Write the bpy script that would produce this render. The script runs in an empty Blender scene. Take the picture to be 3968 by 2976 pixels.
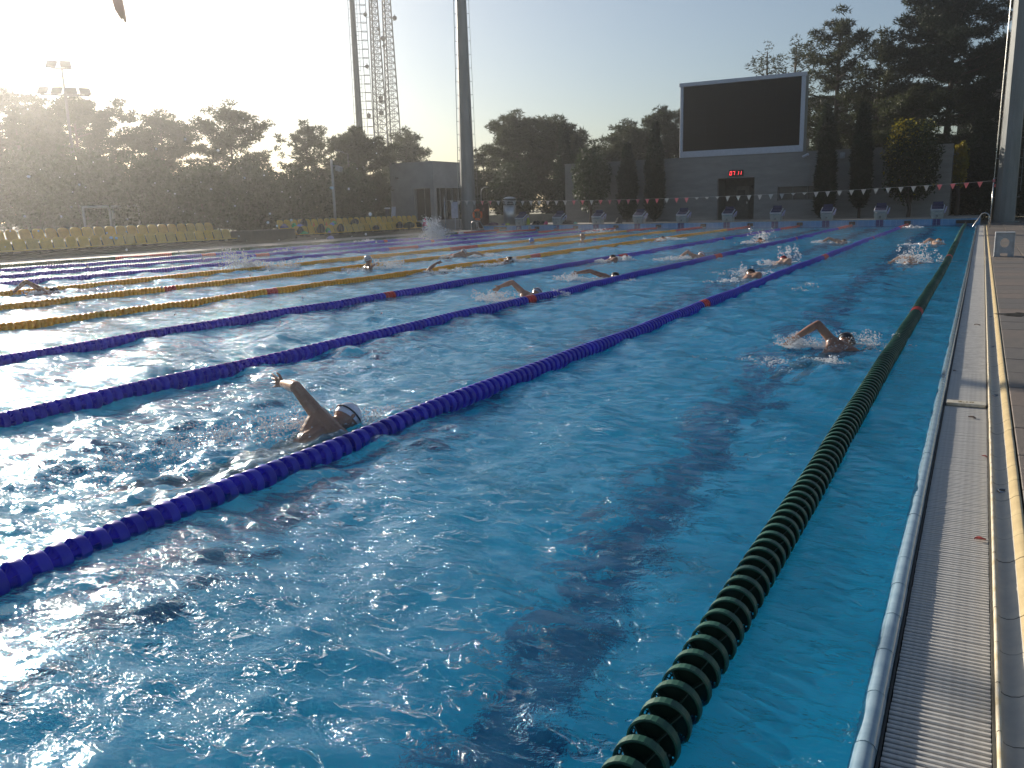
import bpy, bmesh, math, random
import numpy as np
from mathutils import Vector, Matrix
R = math.radians
random.seed(7)
scn = bpy.context.scene
col = scn.collection

# ------------------------------------------------------------------ camera
# World: +Y runs along the lanes towards the far wall (Y=0), X=0 is the green lane line, Z=0 the water.
cam_d = bpy.data.cameras.new("camera")
cam = bpy.data.objects.new("camera", cam_d)
col.objects.link(cam)
cam_d.sensor_width = 36.0
cam_d.lens = 29.887
cam_d.clip_start = 0.05
cam_d.clip_end = 3000
_r = Vector((0.8790895, 0.47591429, -0.02659408))
_u = Vector((-0.07363558, 0.19071641, 0.97887949))
_f = Vector((-0.47093466, 0.85856441, -0.20270102))
cam.matrix_world = Matrix((
    (_r.x, _u.x, -_f.x, 0.61513), (_r.y, _u.y, -_f.y, -45.80217),
    (_r.z, _u.z, -_f.z, 1.32982), (0, 0, 0, 1)))
scn.camera = cam

# ------------------------------------------------------------------ sky, sun, exposure
SUN_AZ, SUN_EL = 64.5, 16.5       # degrees left of +Y, degrees above the horizon
wd = bpy.data.worlds.new("World")
scn.world = wd
wd.use_nodes = True
wn = wd.node_tree
wn.nodes.clear()
sky = wn.nodes.new("ShaderNodeTexSky")
sky.sky_type = 'NISHITA'
sky.sun_disc = False
sky.sun_elevation = R(SUN_EL)
sky.sun_rotation = R(-SUN_AZ)
sky.air_density = 1.0
sky.dust_density = 1.3
sky.ozone_density = 1.5
bg = wn.nodes.new("ShaderNodeBackground")
bg.inputs[1].default_value = 0.052
wo = wn.nodes.new("ShaderNodeOutputWorld")
hsv = wn.nodes.new("ShaderNodeHueSaturation")
hsv.inputs["Saturation"].default_value = 0.9
tint = wn.nodes.new("ShaderNodeVectorMath")
tint.operation = 'MULTIPLY'
tint.inputs[1].default_value = (0.93, 1.0, 1.09)
wn.links.new(sky.outputs[0], tint.inputs[0])
wn.links.new(tint.outputs[0], hsv.inputs["Color"])
wn.links.new(hsv.outputs[0], bg.inputs[0])
wn.links.new(bg.outputs[0], wo.inputs[0])
sl = bpy.data.lights.new("sun", 'SUN')
sl.energy = 5.0
sl.angle = R(0.5)
sl.cycles.use_multiple_importance_sampling = False
sl.color = (1.0, 0.90, 0.76)
sun = bpy.data.objects.new("sun", sl)
col.objects.link(sun)
_sd = Vector((-math.sin(R(SUN_AZ)) * math.cos(R(SUN_EL)), math.cos(R(SUN_AZ)) * math.cos(R(SUN_EL)), math.sin(R(SUN_EL))))
sun.rotation_euler = (-_sd).to_track_quat('-Z', 'Y').to_euler()
scn.view_settings.view_transform = 'Standard'
scn.view_settings.look = 'None'
scn.view_settings.gamma = 1.0
scn.view_settings.use_curve_mapping = False
scn.view_settings.exposure = 0.88
scn.cycles.max_bounces = 10
scn.cycles.diffuse_bounces = 3
scn.cycles.glossy_bounces = 4
scn.cycles.transmission_bounces = 6
scn.cycles.transparent_max_bounces = 12
scn.cycles.volume_bounces = 0
scn.cycles.sample_clamp_indirect = 1.6
scn.cycles.blur_glossy = 0.6
scn.cycles.sample_clamp_direct = 0.0
scn.cycles.use_denoising = True

# ------------------------------------------------------------------ materials
MATS = {}


def nd(nt, typ, **kw):
    n = nt.nodes.new(typ)
    for k, v in kw.items():
        setattr(n, k, v)
    return n


def mat(name, c, rough=0.6, metal=0.0, var=0.12, scale=6.0, bump=0.0, bscale=40.0, c2=None, spec=0.5, trans=0.0, stretch=None, coat=0.0):
    """Principled surface whose colour wanders by noise between c and c2."""
    if name in MATS:
        return MATS[name]
    m = bpy.data.materials.new(name)
    m.use_nodes = True
    nt = m.node_tree
    b = nt.nodes["Principled BSDF"]
    b.inputs["Roughness"].default_value = rough
    b.inputs["Metallic"].default_value = metal
    b.inputs["Specular IOR Level"].default_value = spec
    if coat:
        b.inputs["Coat Weight"].default_value = coat
        b.inputs["Coat Roughness"].default_value = 0.1
    tc = nd(nt, "ShaderNodeTexCoord")
    mp = nd(nt, "ShaderNodeMapping")
    nt.links.new(tc.outputs["Object"], mp.inputs[0])
    if stretch:
        mp.inputs["Scale"].default_value = stretch
    no = nd(nt, "ShaderNodeTexNoise")
    no.inputs["Scale"].default_value = scale
    no.inputs["Detail"].default_value = 6
    no.inputs["Roughness"].default_value = 0.65
    nt.links.new(mp.outputs[0], no.inputs["Vector"])
    cr = nd(nt, "ShaderNodeValToRGB")
    c2 = c2 or tuple(max(0, x * (1 - var * 2)) for x in c)
    c1 = tuple(min(1, x * (1 + var)) for x in c)
    cr.color_ramp.elements[0].position = 0.32
    cr.color_ramp.elements[1].position = 0.68
    cr.color_ramp.elements[0].color = (*c2, 1)
    cr.color_ramp.elements[1].color = (*c1, 1)
    nt.links.new(no.outputs[0], cr.inputs[0])
    nt.links.new(cr.outputs[0], b.inputs["Base Color"])
    mr = nd(nt, "ShaderNodeMapRange")
    mr.inputs[3].default_value = max(0.02, rough - 0.1)
    mr.inputs[4].default_value = min(1, rough + 0.12)
    nt.links.new(no.outputs[0], mr.inputs[0])
    nt.links.new(mr.outputs[0], b.inputs["Roughness"])
    if bump:
        nb = nd(nt, "ShaderNodeTexNoise")
        nb.inputs["Scale"].default_value = bscale
        nb.inputs["Detail"].default_value = 5
        nt.links.new(mp.outputs[0], nb.inputs["Vector"])
        bp = nd(nt, "ShaderNodeBump")
        bp.inputs["Strength"].default_value = 1.0
        bp.inputs["Distance"].default_value = bump
        nt.links.new(nb.outputs[0], bp.inputs["Height"])
        nt.links.new(bp.outputs[0], b.inputs["Normal"])
    if trans:
        tl = nd(nt, "ShaderNodeBsdfTranslucent")
        nt.links.new(cr.outputs[0], tl.inputs[0])
        mx = nd(nt, "ShaderNodeMixShader")
        mx.inputs[0].default_value = trans
        nt.links.new(b.outputs[0], mx.inputs[1])
        nt.links.new(tl.outputs[0], mx.inputs[2])
        nt.links.new(mx.outputs[0], nt.nodes["Material Output"].inputs[0])
    MATS[name] = m
    return m


def emit(name, c, s):
    m = bpy.data.materials.new(name)
    m.use_nodes = True
    nt = m.node_tree
    b = nt.nodes["Principled BSDF"]
    b.inputs["Base Color"].default_value = (*c, 1)
    b.inputs["Emission Color"].default_value = (*c, 1)
    b.inputs["Emission Strength"].default_value = s
    return m


def water_mat():
    m = bpy.data.materials.new("pool water")
    m.use_nodes = True
    nt = m.node_tree
    nt.nodes.clear()
    L = nt.links.new
    out = nd(nt, "ShaderNodeOutputMaterial")
    geo = nd(nt, "ShaderNodeNewGeometry")
    mp = nd(nt, "ShaderNodeMapping")
    mp.inputs["Rotation"].default_value = (0, 0, R(25))
    mp.inputs["Scale"].default_value = (1.0, 1.9, 1.0)
    L(geo.outputs["Position"], mp.inputs[0])
    n0 = nd(nt, "ShaderNodeTexNoise")
    n0.inputs["Scale"].default_value = 0.5
    n0.inputs["Detail"].default_value = 2
    L(geo.outputs["Position"], n0.inputs["Vector"])
    n1 = nd(nt, "ShaderNodeTexNoise")
    n1.inputs["Scale"].default_value = 8.0
    n1.inputs["Detail"].default_value = 5
    n1.inputs["Roughness"].default_value = 0.6
    n1.inputs["Distortion"].default_value = 0.6
    n2 = nd(nt, "ShaderNodeTexNoise")
    n2.inputs["Scale"].default_value = 30
    n2.inputs["Detail"].default_value = 5
    n2.inputs["Distortion"].default_value = 0.4
    L(mp.outputs[0], n1.inputs["Vector"])
    L(mp.outputs[0], n2.inputs["Vector"])
    # fine ripples come in patches
    gate = nd(nt, "ShaderNodeMapRange")
    gate.inputs[1].default_value = 0.4
    gate.inputs[2].default_value = 0.65
    gate.inputs[3].default_value = 0.25
    gate.inputs[4].default_value = 1.0
    L(n0.outputs[0], gate.inputs[0])
    m2 = nd(nt, "ShaderNodeMath", operation='MULTIPLY')
    L(n2.outputs[0], m2.inputs[0])
    L(gate.outputs[0], m2.inputs[1])
    m3 = nd(nt, "ShaderNodeMath", operation='MULTIPLY')
    m3.inputs[1].default_value = 0.34
    L(m2.outputs[0], m3.inputs[0])
    ad = nd(nt, "ShaderNodeMath", operation='ADD')
    # sharp little crests: 1 - |2n - 1|
    r1 = nd(nt, "ShaderNodeMath", operation='MULTIPLY_ADD')
    r1.inputs[1].default_value = 2.0
    r1.inputs[2].default_value = -1.0
    L(n1.outputs[0], r1.inputs[0])
    r2 = nd(nt, "ShaderNodeMath", operation='ABSOLUTE')
    L(r1.outputs[0], r2.inputs[0])
    r3 = nd(nt, "ShaderNodeMath", operation='MULTIPLY_ADD')
    r3.inputs[1].default_value = -0.55
    L(r2.outputs[0], r3.inputs[0])
    L(n1.outputs[0], r3.inputs[2])
    L(r3.outputs[0], ad.inputs[0])
    L(m3.outputs[0], ad.inputs[1])
    bp = nd(nt, "ShaderNodeBump")
    bp.inputs["Strength"].default_value = 1.0
    bp.inputs["Distance"].default_value = 0.023
    L(ad.outputs[0], bp.inputs["Height"])
    fr = nd(nt, "ShaderNodeFresnel")
    fr.inputs[0].default_value = 1.33
    L(bp.outputs[0], fr.inputs["Normal"])
    gl = nd(nt, "ShaderNodeBsdfGlossy")
    gl.inputs["Roughness"].default_value = 0.085
    gl.inputs["Color"].default_value = (0.80, 0.90, 1.0, 1)
    L(bp.outputs[0], gl.inputs["Normal"])
    rf = nd(nt, "ShaderNodeBsdfRefraction")
    rf.inputs["IOR"].default_value = 1.33
    rf.inputs["Roughness"].default_value = 0.0
    rf.inputs["Color"].default_value = (0.66, 0.99, 1.0, 1)
    bp2 = nd(nt, "ShaderNodeBump")
    bp2.inputs["Strength"].default_value = 1.0
    bp2.inputs["Distance"].default_value = 0.009
    L(ad.outputs[0], bp2.inputs["Height"])
    L(bp2.outputs[0], rf.inputs["Normal"])
    tp = nd(nt, "ShaderNodeBsdfTransparent")
    tp.inputs[0].default_value = (0.66, 0.99, 1.0, 1)
    mx1 = nd(nt, "ShaderNodeMixShader")
    mx1.inputs[0].default_value = 0.08
    L(rf.outputs[0], mx1.inputs[1])
    L(tp.outputs[0], mx1.inputs[2])
    # the light scattered back by the water itself
    df = nd(nt, "ShaderNodeBsdfDiffuse")
    df.inputs[0].default_value = (0.002, 0.44, 0.97, 1)
    mx3 = nd(nt, "ShaderNodeMixShader")
    mx3.inputs[0].default_value = 0.10
    L(mx1.outputs[0], mx3.inputs[1])
    L(df.outputs[0], mx3.inputs[2])
    mx2 = nd(nt, "ShaderNodeMixShader")
    L(fr.outputs[0], mx2.inputs[0])
    L(mx3.outputs[0], mx2.inputs[1])
    L(gl.outputs[0], mx2.inputs[2])
    L(mx2.outputs[0], out.inputs[0])
    return m


def tile_mat(name, c, grout, size, axes='XY', rough=0.3, bump=0.002, var=0.1):
    """small square tiles with grout, from world position"""
    if name in MATS:
        return MATS[name]
    m = bpy.data.materials.new(name)
    m.use_nodes = True
    nt = m.node_tree
    L = nt.links.new
    b = nt.nodes["Principled BSDF"]
    b.inputs["Roughness"].default_value = rough
    geo = nd(nt, "ShaderNodeNewGeometry")
    sx = nd(nt, "ShaderNodeSeparateXYZ")
    L(geo.outputs["Position"], sx.inputs[0])
    cx = nd(nt, "ShaderNodeCombineXYZ")
    L(sx.outputs[axes[0]], cx.inputs[0])
    L(sx.outputs[axes[1]], cx.inputs[1])
    br = nd(nt, "ShaderNodeTexBrick")
    br.offset = 0.0
    br.inputs["Scale"].default_value = 1.0
    br.inputs["Brick Width"].default_value = size
    br.inputs["Row Height"].default_value = size
    br.inputs["Mortar Size"].default_value = size * 0.035
    br.inputs["Color1"].default_value = (*c, 1)
    br.inputs["Color2"].default_value = (*[x * (1 - var) for x in c], 1)
    br.inputs["Mortar"].default_value = (*grout, 1)
    L(cx.outputs[0], br.inputs["Vector"])
    no = nd(nt, "ShaderNodeTexNoise")
    no.inputs["Scale"].default_value = 0.7
    no.inputs["Detail"].default_value = 4
    L(cx.outputs[0], no.inputs["Vector"])
    mr = nd(nt, "ShaderNodeMapRange")
    mr.inputs[3].default_value = 0.75
    mr.inputs[4].default_value = 1.2
    L(no.outputs[0], mr.inputs[0])
    mm = nd(nt, "ShaderNodeVectorMath", operation='SCALE')
    L(br.outputs["Color"], mm.inputs[0])
    L(mr.outputs[0], mm.inputs["Scale"])
    L(mm.outputs[0], b.inputs["Base Color"])
    bp = nd(nt, "ShaderNodeBump")
    bp.inputs["Distance"].default_value = bump
    bp.invert = True
    L(br.outputs["Fac"], bp.inputs["Height"])
    L(bp.outputs[0], b.inputs["Normal"])
    MATS[name] = m
    return m


# ------------------------------------------------------------------ mesh helper
class MB:
    def __init__(s):
        s.v, s.f, s.m, s.smooth = [], [], [], False

    def add(s, vs, fs, mi=0):
        o = len(s.v)
        s.v += [tuple(p) for p in vs]
        s.f += [tuple(i + o for i in q) for q in fs]
        s.m += [mi] * len(fs)
        return s

    def box(s, x0, x1, y0, y1, z0, z1, mi=0, M=None):
        vs = [(x, y, z) for z in (z0, z1) for y in (y0, y1) for x in (x0, x1)]
        if M is not None:
            vs = [M @ Vector(p) for p in vs]
        return s.add(vs, [(0, 2, 3, 1), (4, 5, 7, 6), (0, 1, 5, 4), (2, 6, 7, 3), (0, 4, 6, 2), (1, 3, 7, 5)], mi)

    def bbox(s, x0, x1, y0, y1, z0, z1, b=0.01, mi=0, M=None):
        """box with chamfered vertical and horizontal edges"""
        vs, fs = [], []
        for z, i in ((z0, b), (z0 + b, 0), (z1 - b, 0), (z1, b)):
            for x, y in ((x0 + i + b, y0 + i), (x1 - i - b, y0 + i), (x1 - i, y0 + i + b), (x1 - i, y1 - i - b),
                         (x1 - i - b, y1 - i), (x0 + i + b, y1 - i), (x0 + i, y1 - i - b), (x0 + i, y0 + i + b)):
                vs.append((x, y, z))
        for k in range(3):
            for j in range(8):
                a, c = k * 8 + j, k * 8 + (j + 1) % 8
                fs.append((a, c, c + 8, a + 8))
        fs.append(tuple(range(7, -1, -1)))
        fs.append(tuple(range(24, 32)))
        if M is not None:
            vs = [M @ Vector(p) for p in vs]
        return s.add(vs, fs, mi)

    def tube(s, pts, rs, n=8, mi=0, caps=True, flat=1.0):
        pts = [Vector(p) for p in pts]
        if not hasattr(rs, '__len__'):
            rs = [rs] * len(pts)
        vs, fs = [], []
        up = Vector((0, 0, 1))
        prev = None
        for i, p in enumerate(pts):
            d = (pts[min(i + 1, len(pts) - 1)] - pts[max(i - 1, 0)]).normalized()
            if prev is None:
                a = d.cross(up)
                if a.length < 0.1:
                    a = d.cross(Vector((0, 1, 0)))
                a.normalize()
            else:
                a = (prev - d * prev.dot(d)).normalized()
            prev = a
            b = d.cross(a)
            for j in range(n):
                t = 2 * math.pi * j / n
                vs.append(p + (a * math.cos(t) + b * math.sin(t) * flat) * rs[i])
        for i in range(len(pts) - 1):
            for j in range(n):
                k = (j + 1) % n
                fs.append((i * n + j, i * n + k, (i + 1) * n + k, (i + 1) * n + j))
        if caps:
            fs.append(tuple(range(n - 1, -1, -1)))
            fs.append(tuple((len(pts) - 1) * n + j for j in range(n)))
        return s.add(vs, fs, mi)

    def lathe(s, prof, n=16, mi=0, c=(0, 0, 0), axis='Z', arc=None):
        vs, fs = [], []
        m = n if arc is None else n + 1
        for r, h in prof:
            for j in range(m):
                t = 2 * math.pi * j / n if arc is None else arc[0] + (arc[1] - arc[0]) * j / n
                x, y = r * math.cos(t), r * math.sin(t)
                p = (x, y, h) if axis == 'Z' else ((x, h, y) if axis == 'Y' else (h, x, y))
                vs.append((p[0] + c[0], p[1] + c[1], p[2] + c[2]))
        for i in range(len(prof) - 1):
            for j in range(n):
                k = (j + 1) % n if arc is None else j + 1
                fs.append((i * m + j, i * m + k, (i + 1) * m + k, (i + 1) * m + j))
        return s.add(vs, fs, mi)

    def ball(s, c, r, n=12, k=8, mi=0, sq=(1, 1, 1), M=None):
        vs, fs = [], []
        for i in range(k + 1):
            a = math.pi * i / k
            for j in range(n):
                t = 2 * math.pi * j / n
                p = Vector((math.sin(a) * math.cos(t) * r * sq[0], math.sin(a) * math.sin(t) * r * sq[1], math.cos(a) * r * sq[2]))
                if M is not None:
                    p = M @ p
                vs.append(p + Vector(c))
        for i in range(k):
            for j in range(n):
                q = (j + 1) % n
                fs.append((i * n + j, (i + 1) * n + j, (i + 1) * n + q, i * n + q))
        return s.add(vs, fs, mi)

    def mesh(s, name, mats, smooth=None):
        me = bpy.data.meshes.new(name)
        me.from_pydata(s.v, [], s.f)
        for m in (mats if isinstance(mats, (list, tuple)) else [mats]):
            me.materials.append(m)
        if any(s.m):
            me.polygons.foreach_set("material_index", s.m)
        if smooth if smooth is not None else s.smooth:
            me.polygons.foreach_set("use_smooth", [True] * len(me.polygons))
        me.update()
        return me


def link(name, me, parent=None, loc=None, rot=None):
    o = bpy.data.objects.new(name, me)
    col.objects.link(o)
    if parent is not None:
        o.parent = parent
    if loc is not None:
        o.location = loc
    if rot is not None:
        o.rotation_euler = rot
    return o


def part(name, mb, mats, parent, smooth=None, loc=None, rot=None):
    return link(name, mb.mesh(name, mats, smooth), parent, loc, rot)


def thing(name, label, cat, loc=(0, 0, 0), rz=0.0, group=None):
    o = link(name, None, None, loc, (0, 0, rz))
    return tag(o, label, cat, group)


def tag(o, label, cat, group=None, kind=None):
    if label:
        o['label'] = label
    if cat:
        o['category'] = cat
    if group:
        o['group'] = group
    if kind:
        o['kind'] = kind
    return o


def struct(name, mb, mats, smooth=None):
    o = link(name, mb.mesh(name, mats, smooth))
    o['kind'] = 'structure'
    return o


def np_mesh(name, V, F, mats, smooth=False, mi=None):
    """fast mesh from numpy arrays, F is (n,3) or (n,4)"""
    me = bpy.data.meshes.new(name)
    n, k = F.shape
    me.vertices.add(len(V))
    me.vertices.foreach_set("co", np.ascontiguousarray(V, dtype=np.float32).ravel())
    me.loops.add(n * k)
    me.loops.foreach_set("vertex_index", np.ascontiguousarray(F, dtype=np.int32).ravel())
    me.polygons.add(n)
    me.polygons.foreach_set("loop_start", np.arange(0, n * k, k, dtype=np.int32))
    me.polygons.foreach_set("loop_total", np.full(n, k, dtype=np.int32))
    for m in (mats if isinstance(mats, (list, tuple)) else [mats]):
        me.materials.append(m)
    if mi is not None:
        me.polygons.foreach_set("material_index", np.asarray(mi, dtype=np.int32))
    me.update(calc_edges=True)
    if smooth:
        me.polygons.foreach_set("use_smooth", np.ones(n, dtype=bool))
    return me


def text_mesh(txt, size, m, depth=0.004):
    cu = bpy.data.curves.new("txt", 'FONT')
    cu.body = txt
    cu.size = size
    cu.extrude = depth
    cu.align_x = 'CENTER'
    cu.align_y = 'CENTER'
    o = bpy.data.objects.new("txt", cu)
    me = bpy.data.meshes.new_from_object(o)
    bpy.data.objects.remove(o)
    me.materials.clear()
    me.materials.append(m)
    return me

# ================================================================== SETTING
PX0, PX1, PY0 = -25.5, 0.445, -50.0     # pool: X range, near end (far end is Y=0)
# (x, y, strength, radius) of the places where swimmers churn the water
CHURN = [(-3.0, -41.9, 1.0, .9), (-3.3, -42.8, 1.0, .9), (-.6, -37.5, .9, .6), (-.7, -38.6, .7, .7), (-5.4, -34.7, .9, .9), (-5.5, -31.4, .8, .9),
         (-3.1, -30.6, .5, .8), (-3.2, -27, .6, .8), (-5.6, -25.2, .6, .9), (-5.8, -17.5, .7, .9), (-3.3, -17.6, .6, .9),
         (-.6, -26.2, .9, .8), (-.45, -18.5, .6, .8), (-7.3, -26.6, .6, .9), (-9.7, -15.2, .6, .9), (-9.7, -27.2, .5, .8),
         (-12.2, -25.2, .6, .9), (-9.8, -30.4, .7, .9), (-12, -29.7, .7, 1), (-14.8, -36.2, .8, 1.2), (-15.4, -30.5, .9, 1.2), (-14.6, -29.6, .7, 1)]


def wave_field(X, Y):
    rng = np.random.default_rng(11)
    Z = np.zeros_like(X)
    for i in range(72):
        lam = 0.17 * (1.9 / 0.17) ** rng.random()
        th = R(70) + rng.normal() * 0.75          # crests run mostly across the lanes' diagonal
        k = 2 * math.pi / lam
        a = 0.0031 * lam ** 0.72 * (0.5 + rng.random())
        step = 0.03 + 0.10 * np.clip((Y + 47.2) / 46, 0, 1)
        a = a * np.clip(lam / (3.2 * step) - .4, 0, 1) * (1.0 - 0.15 * np.clip((Y + 47.2) / 40, 0, 1))
        ph = rng.random() * 7
        w = k * (X * math.cos(th) + Y * math.sin(th)) + ph + 0.9 * np.sin(X * 0.7 * rng.random() + Y * 0.6 * rng.random() + ph)
        s = np.sin(w)
        Z += a * (s + 0.35 * (s * s - 0.5) + 0.15 * s ** 3)
    mod = 0.8 + 0.32 * np.sin(X * 0.9 + 1.3 * np.sin(Y * 0.31)) * np.sin(Y * 0.43 + 0.8 * np.sin(X * 0.5)) + 0.25 * np.sin(X * .31 - Y * .23)
    calm = 0.5 + 0.5 / (1 + np.exp((X - 0.0) * 9))      # calmer strip outside the last lane line
    Z = Z * mod * calm * 1.1
    for (cx, cy, st, rad) in CHURN:
        d = np.hypot(X - cx, Y - cy)
        g = np.exp(-(d / rad) ** 2)
        Z += st * 0.008 * np.sin(d * 19 + cx) * np.exp(-(d / (rad * 1.5)) ** 2)
        m = g > 0.02
        if m.any():
            xx, yy = X[m], Y[m]
            q = np.zeros_like(xx)
            for j in range(14):
                th = rng.random() * 6.28
                k = 18 + 45 * rng.random()
                q += np.sin(k * (xx * math.cos(th) + yy * math.sin(th)) + rng.random() * 6)
            Z[m] += st * g[m] * 0.0036 * q
    return Z


def graded(a, b, fine, coarse, near, span):
    """coordinates from a to b, step growing from fine (at near) to coarse"""
    out = [a]
    while out[-1] < b:
        t = min(1.0, abs(out[-1] - near) / span)
        out.append(out[-1] + fine + (coarse - fine) * t)
    out[-1] = b
    return np.array(out)


def build_water():
    xs = graded(PX0 - 0.02, PX1 + 0.02, 0.03, 0.12, PX1, 26)
    ys = graded(-47.2, 0.0, 0.028, 0.13, -47.2, 46)
    X, Y = np.meshgrid(xs, ys)
    Z = wave_field(X, Y)
    V = np.stack([X.ravel(), Y.ravel(), Z.ravel()], 1)
    nx, ny = len(xs), len(ys)
    i = np.arange(nx - 1)[None, :] + np.arange(ny - 1)[:, None] * nx
    F = np.stack([i, i + 1, i + nx + 1, i + nx], -1).reshape(-1, 4)
    # the strip behind the camera
    V = np.vstack([V, [(PX0, PY0, 0), (PX1, PY0, 0), (PX0, -47.2, 0), (PX1, -47.2, 0)]])
    n = len(V)
    F = np.vstack([F, [(n - 4, n - 3, n - 1, n - 2)]])
    o = link("pool_water", np_mesh("pool_water", V, F, water_mat(), smooth=True))
    o['kind'] = 'structure'


build_water()

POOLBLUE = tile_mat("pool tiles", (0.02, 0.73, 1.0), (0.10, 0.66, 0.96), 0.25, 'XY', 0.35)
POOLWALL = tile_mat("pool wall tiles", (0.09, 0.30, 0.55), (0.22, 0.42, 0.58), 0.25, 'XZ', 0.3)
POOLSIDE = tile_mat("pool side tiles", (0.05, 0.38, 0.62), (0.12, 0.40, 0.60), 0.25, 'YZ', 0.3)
NAVY = tile_mat("navy lane tiles", (0.005, 0.007, 0.10), (0.012, 0.018, 0.14), 0.25, 'XY', 0.3)
NAVYW = tile_mat("navy wall tiles", (0.02, 0.03, 0.16), (0.10, 0.14, 0.30), 0.125, 'XZ', 0.3)

b = MB().box(PX0, PX1 + .1, PY0, 0.0, -2.25, -2.0)
struct("pool_floor", b, POOLBLUE)
b = MB()
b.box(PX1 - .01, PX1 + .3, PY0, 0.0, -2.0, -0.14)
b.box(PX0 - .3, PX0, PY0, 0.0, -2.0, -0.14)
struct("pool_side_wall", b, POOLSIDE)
b = MB().box(PX0 - .3, PX1 + .3, PY0 - .4, PY0, -2.0, 0.30)
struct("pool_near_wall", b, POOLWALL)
for i in range(10):
    x = -1.25 - 2.5 * i
    b = MB()
    b.box(x - .23, x + .23, PY0 + 2, -2.0, -2.0, -1.994)
    b.box(x - .5, x + .5, -2.25, -2.0, -1.994, -1.990)
    b.box(x - .5, x + .5, PY0 + 2, PY0 + 2.25, -1.994, -1.990)
    struct("lane_marking", b, NAVY)

# far end wall: raised head wall with a beige top edge
CONC = mat("concrete deck", (0.34, 0.31, 0.27), 0.75, var=.1, scale=1.5, bump=.002, bscale=60)
b = MB().bbox(-26.2, 0.58, 0.0, 0.62, -2.0, 0.285, .012)
wall = struct("pool_end_wall", b, POOLWALL)
EDGE = mat("beige edge tile", (0.36, 0.35, 0.30), 0.55, var=.15)
for i in range(54):
    part("tile", MB().bbox(-26.3 + i * .5, -25.806 + i * .5 if i < 53 else .6, -0.02, 0.6, 0.286, 0.315, .006), EDGE, wall) if i < 53 else None
for i in range(10):
    x = -1.25 - 2.5 * i
    part("tile", MB().box(x - .17, x - .008, -0.006, 0.0, -1.6, .28), NAVYW, wall)
    part("tile", MB().box(x + .008, x + .17, -0.006, 0.0, -1.6, .28), NAVYW, wall)

# decks and ground
GROUND = mat("dry ground", (0.22, 0.19, 0.13), 0.95, c2=(0.10, 0.11, 0.05), scale=.25, bump=.01, bscale=8)
b = MB()
W = 700
for x0, x1, y0, y1 in ((-W, -31.8, -W, W), (4.0, W, -W, W), (-31.8, 4.0, 12.0, W), (-31.8, 4.0, -W, -56)):
    b.box(x0, x1, y0, y1, -2.6, -0.06)
struct("ground", b, GROUND)
b = MB()
b.box(-31.8, -26.05, -56, 12, -2.6, 0.045)
struct("left_deck", b, CONC)
b = MB()
b.box(-26.05, .6, .62, 12, -2.6, .275)
struct("far_deck", b, CONC)
WET = mat("wet paving", (0.20, 0.17, 0.14), 0.38, c2=(.10, .09, .08), scale=1.1, bump=.003, bscale=50)
b = MB()
b.box(.605, 4.0, 0.0, 12, -2.6, -.02)
b.box(.865, 4.0, -56, 0.0, -2.6, -.03)
b.box(-26.05, .865, -56, -50.4, -2.6, .0)
struct("right_deck", b, WET)

# pavers along the right edge, each its own slab
paving = link("paving", None)
paving['kind'] = 'structure'
PAV = [mat("paver %d" % i, c, .55, var=.14, scale=14, bump=.004, bscale=90) for i, c in
       enumerate(((.150, .125, .105), (.135, .117, .10), (.165, .132, .108), (.125, .112, .10)))]
slabs = [MB().bbox(0, .59, 0, .593, -.03, .012, .004).mesh("paver", p) for p in PAV]
rr = random.Random(3)
for j in range(3):
    for i in range(80):
        o = link("paver", slabs[rr.randrange(4)], paving, (.872 + j * .6, -48.05 + i * .6, rr.uniform(-.0015, .0015)))

# rounded overflow coping, one glazed piece every 25 cm
GLAZE = mat("glazed coping", (0.24, 0.33, 0.39), 0.14, c2=(.15, .24, .31), scale=9, bump=.0006, bscale=30, coat=.5)


def coping_piece(x, flip=1):
    prof = [(.428, -.15), (.428, -.03), (.431, -.006), (.437, .007), (.446, .014), (.457, .017), (.468, .015), (.478, .009), (.485, -.004), (.487, -.06)]
    vs = [(x + flip * p[0], y, p[1]) for y in (.002, .247) for p in prof]
    n = len(prof)
    fs = [(i, i + 1, n + i + 1, n + i) for i in range(n - 1)] + [tuple(range(n - 1, -1, -1)), tuple(range(n, 2 * n))]
    m_ = MB().add(vs, fs[:n - 1])
    return m_.add(vs[:n], [tuple(range(n - 1, -1, -1))]).add(vs[n:], [tuple(range(n))])


cop = link("pool_coping", None)
cop['kind'] = 'structure'
cpm = [coping_piece(0).mesh("tile", GLAZE, True), coping_piece(-25.09, -1).mesh("tile", GLAZE, True)]
for i in range(192):
    link("tile", cpm[0], cop, (rr.uniform(-.0008, .0008), -48.0 + i * .25, rr.uniform(-.0008, .0008)))
cb = MB()
for i in range(200):
    q = coping_piece(-25.09, -1)
    cb.add([(a, c + PY0 + i * .25, d) for a, c, d in q.v], q.f)
lc = part("coping_run", cb, GLAZE, cop)
lc['kind'] = 'stuff'

# slatted overflow grate
SLAT = mat("grate plastic", (0.54, 0.53, 0.50), 0.45, c2=(.42, .40, .37), scale=22, bump=.0006, bscale=60)
TROUGH = mat("grate trough", (0.05, 0.05, 0.045), 0.7)
gr = thing("drain_grate", "long pale slatted overflow grate between the glazed coping and the beige channel", "grate")
part("trough", MB().box(.487, .744, PY0, 0, -.5, -.16).box(.4875, .4935, PY0, 0, -.16, -.012).box(.737, .744, PY0, 0, -.16, -.012), TROUGH, gr)


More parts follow.
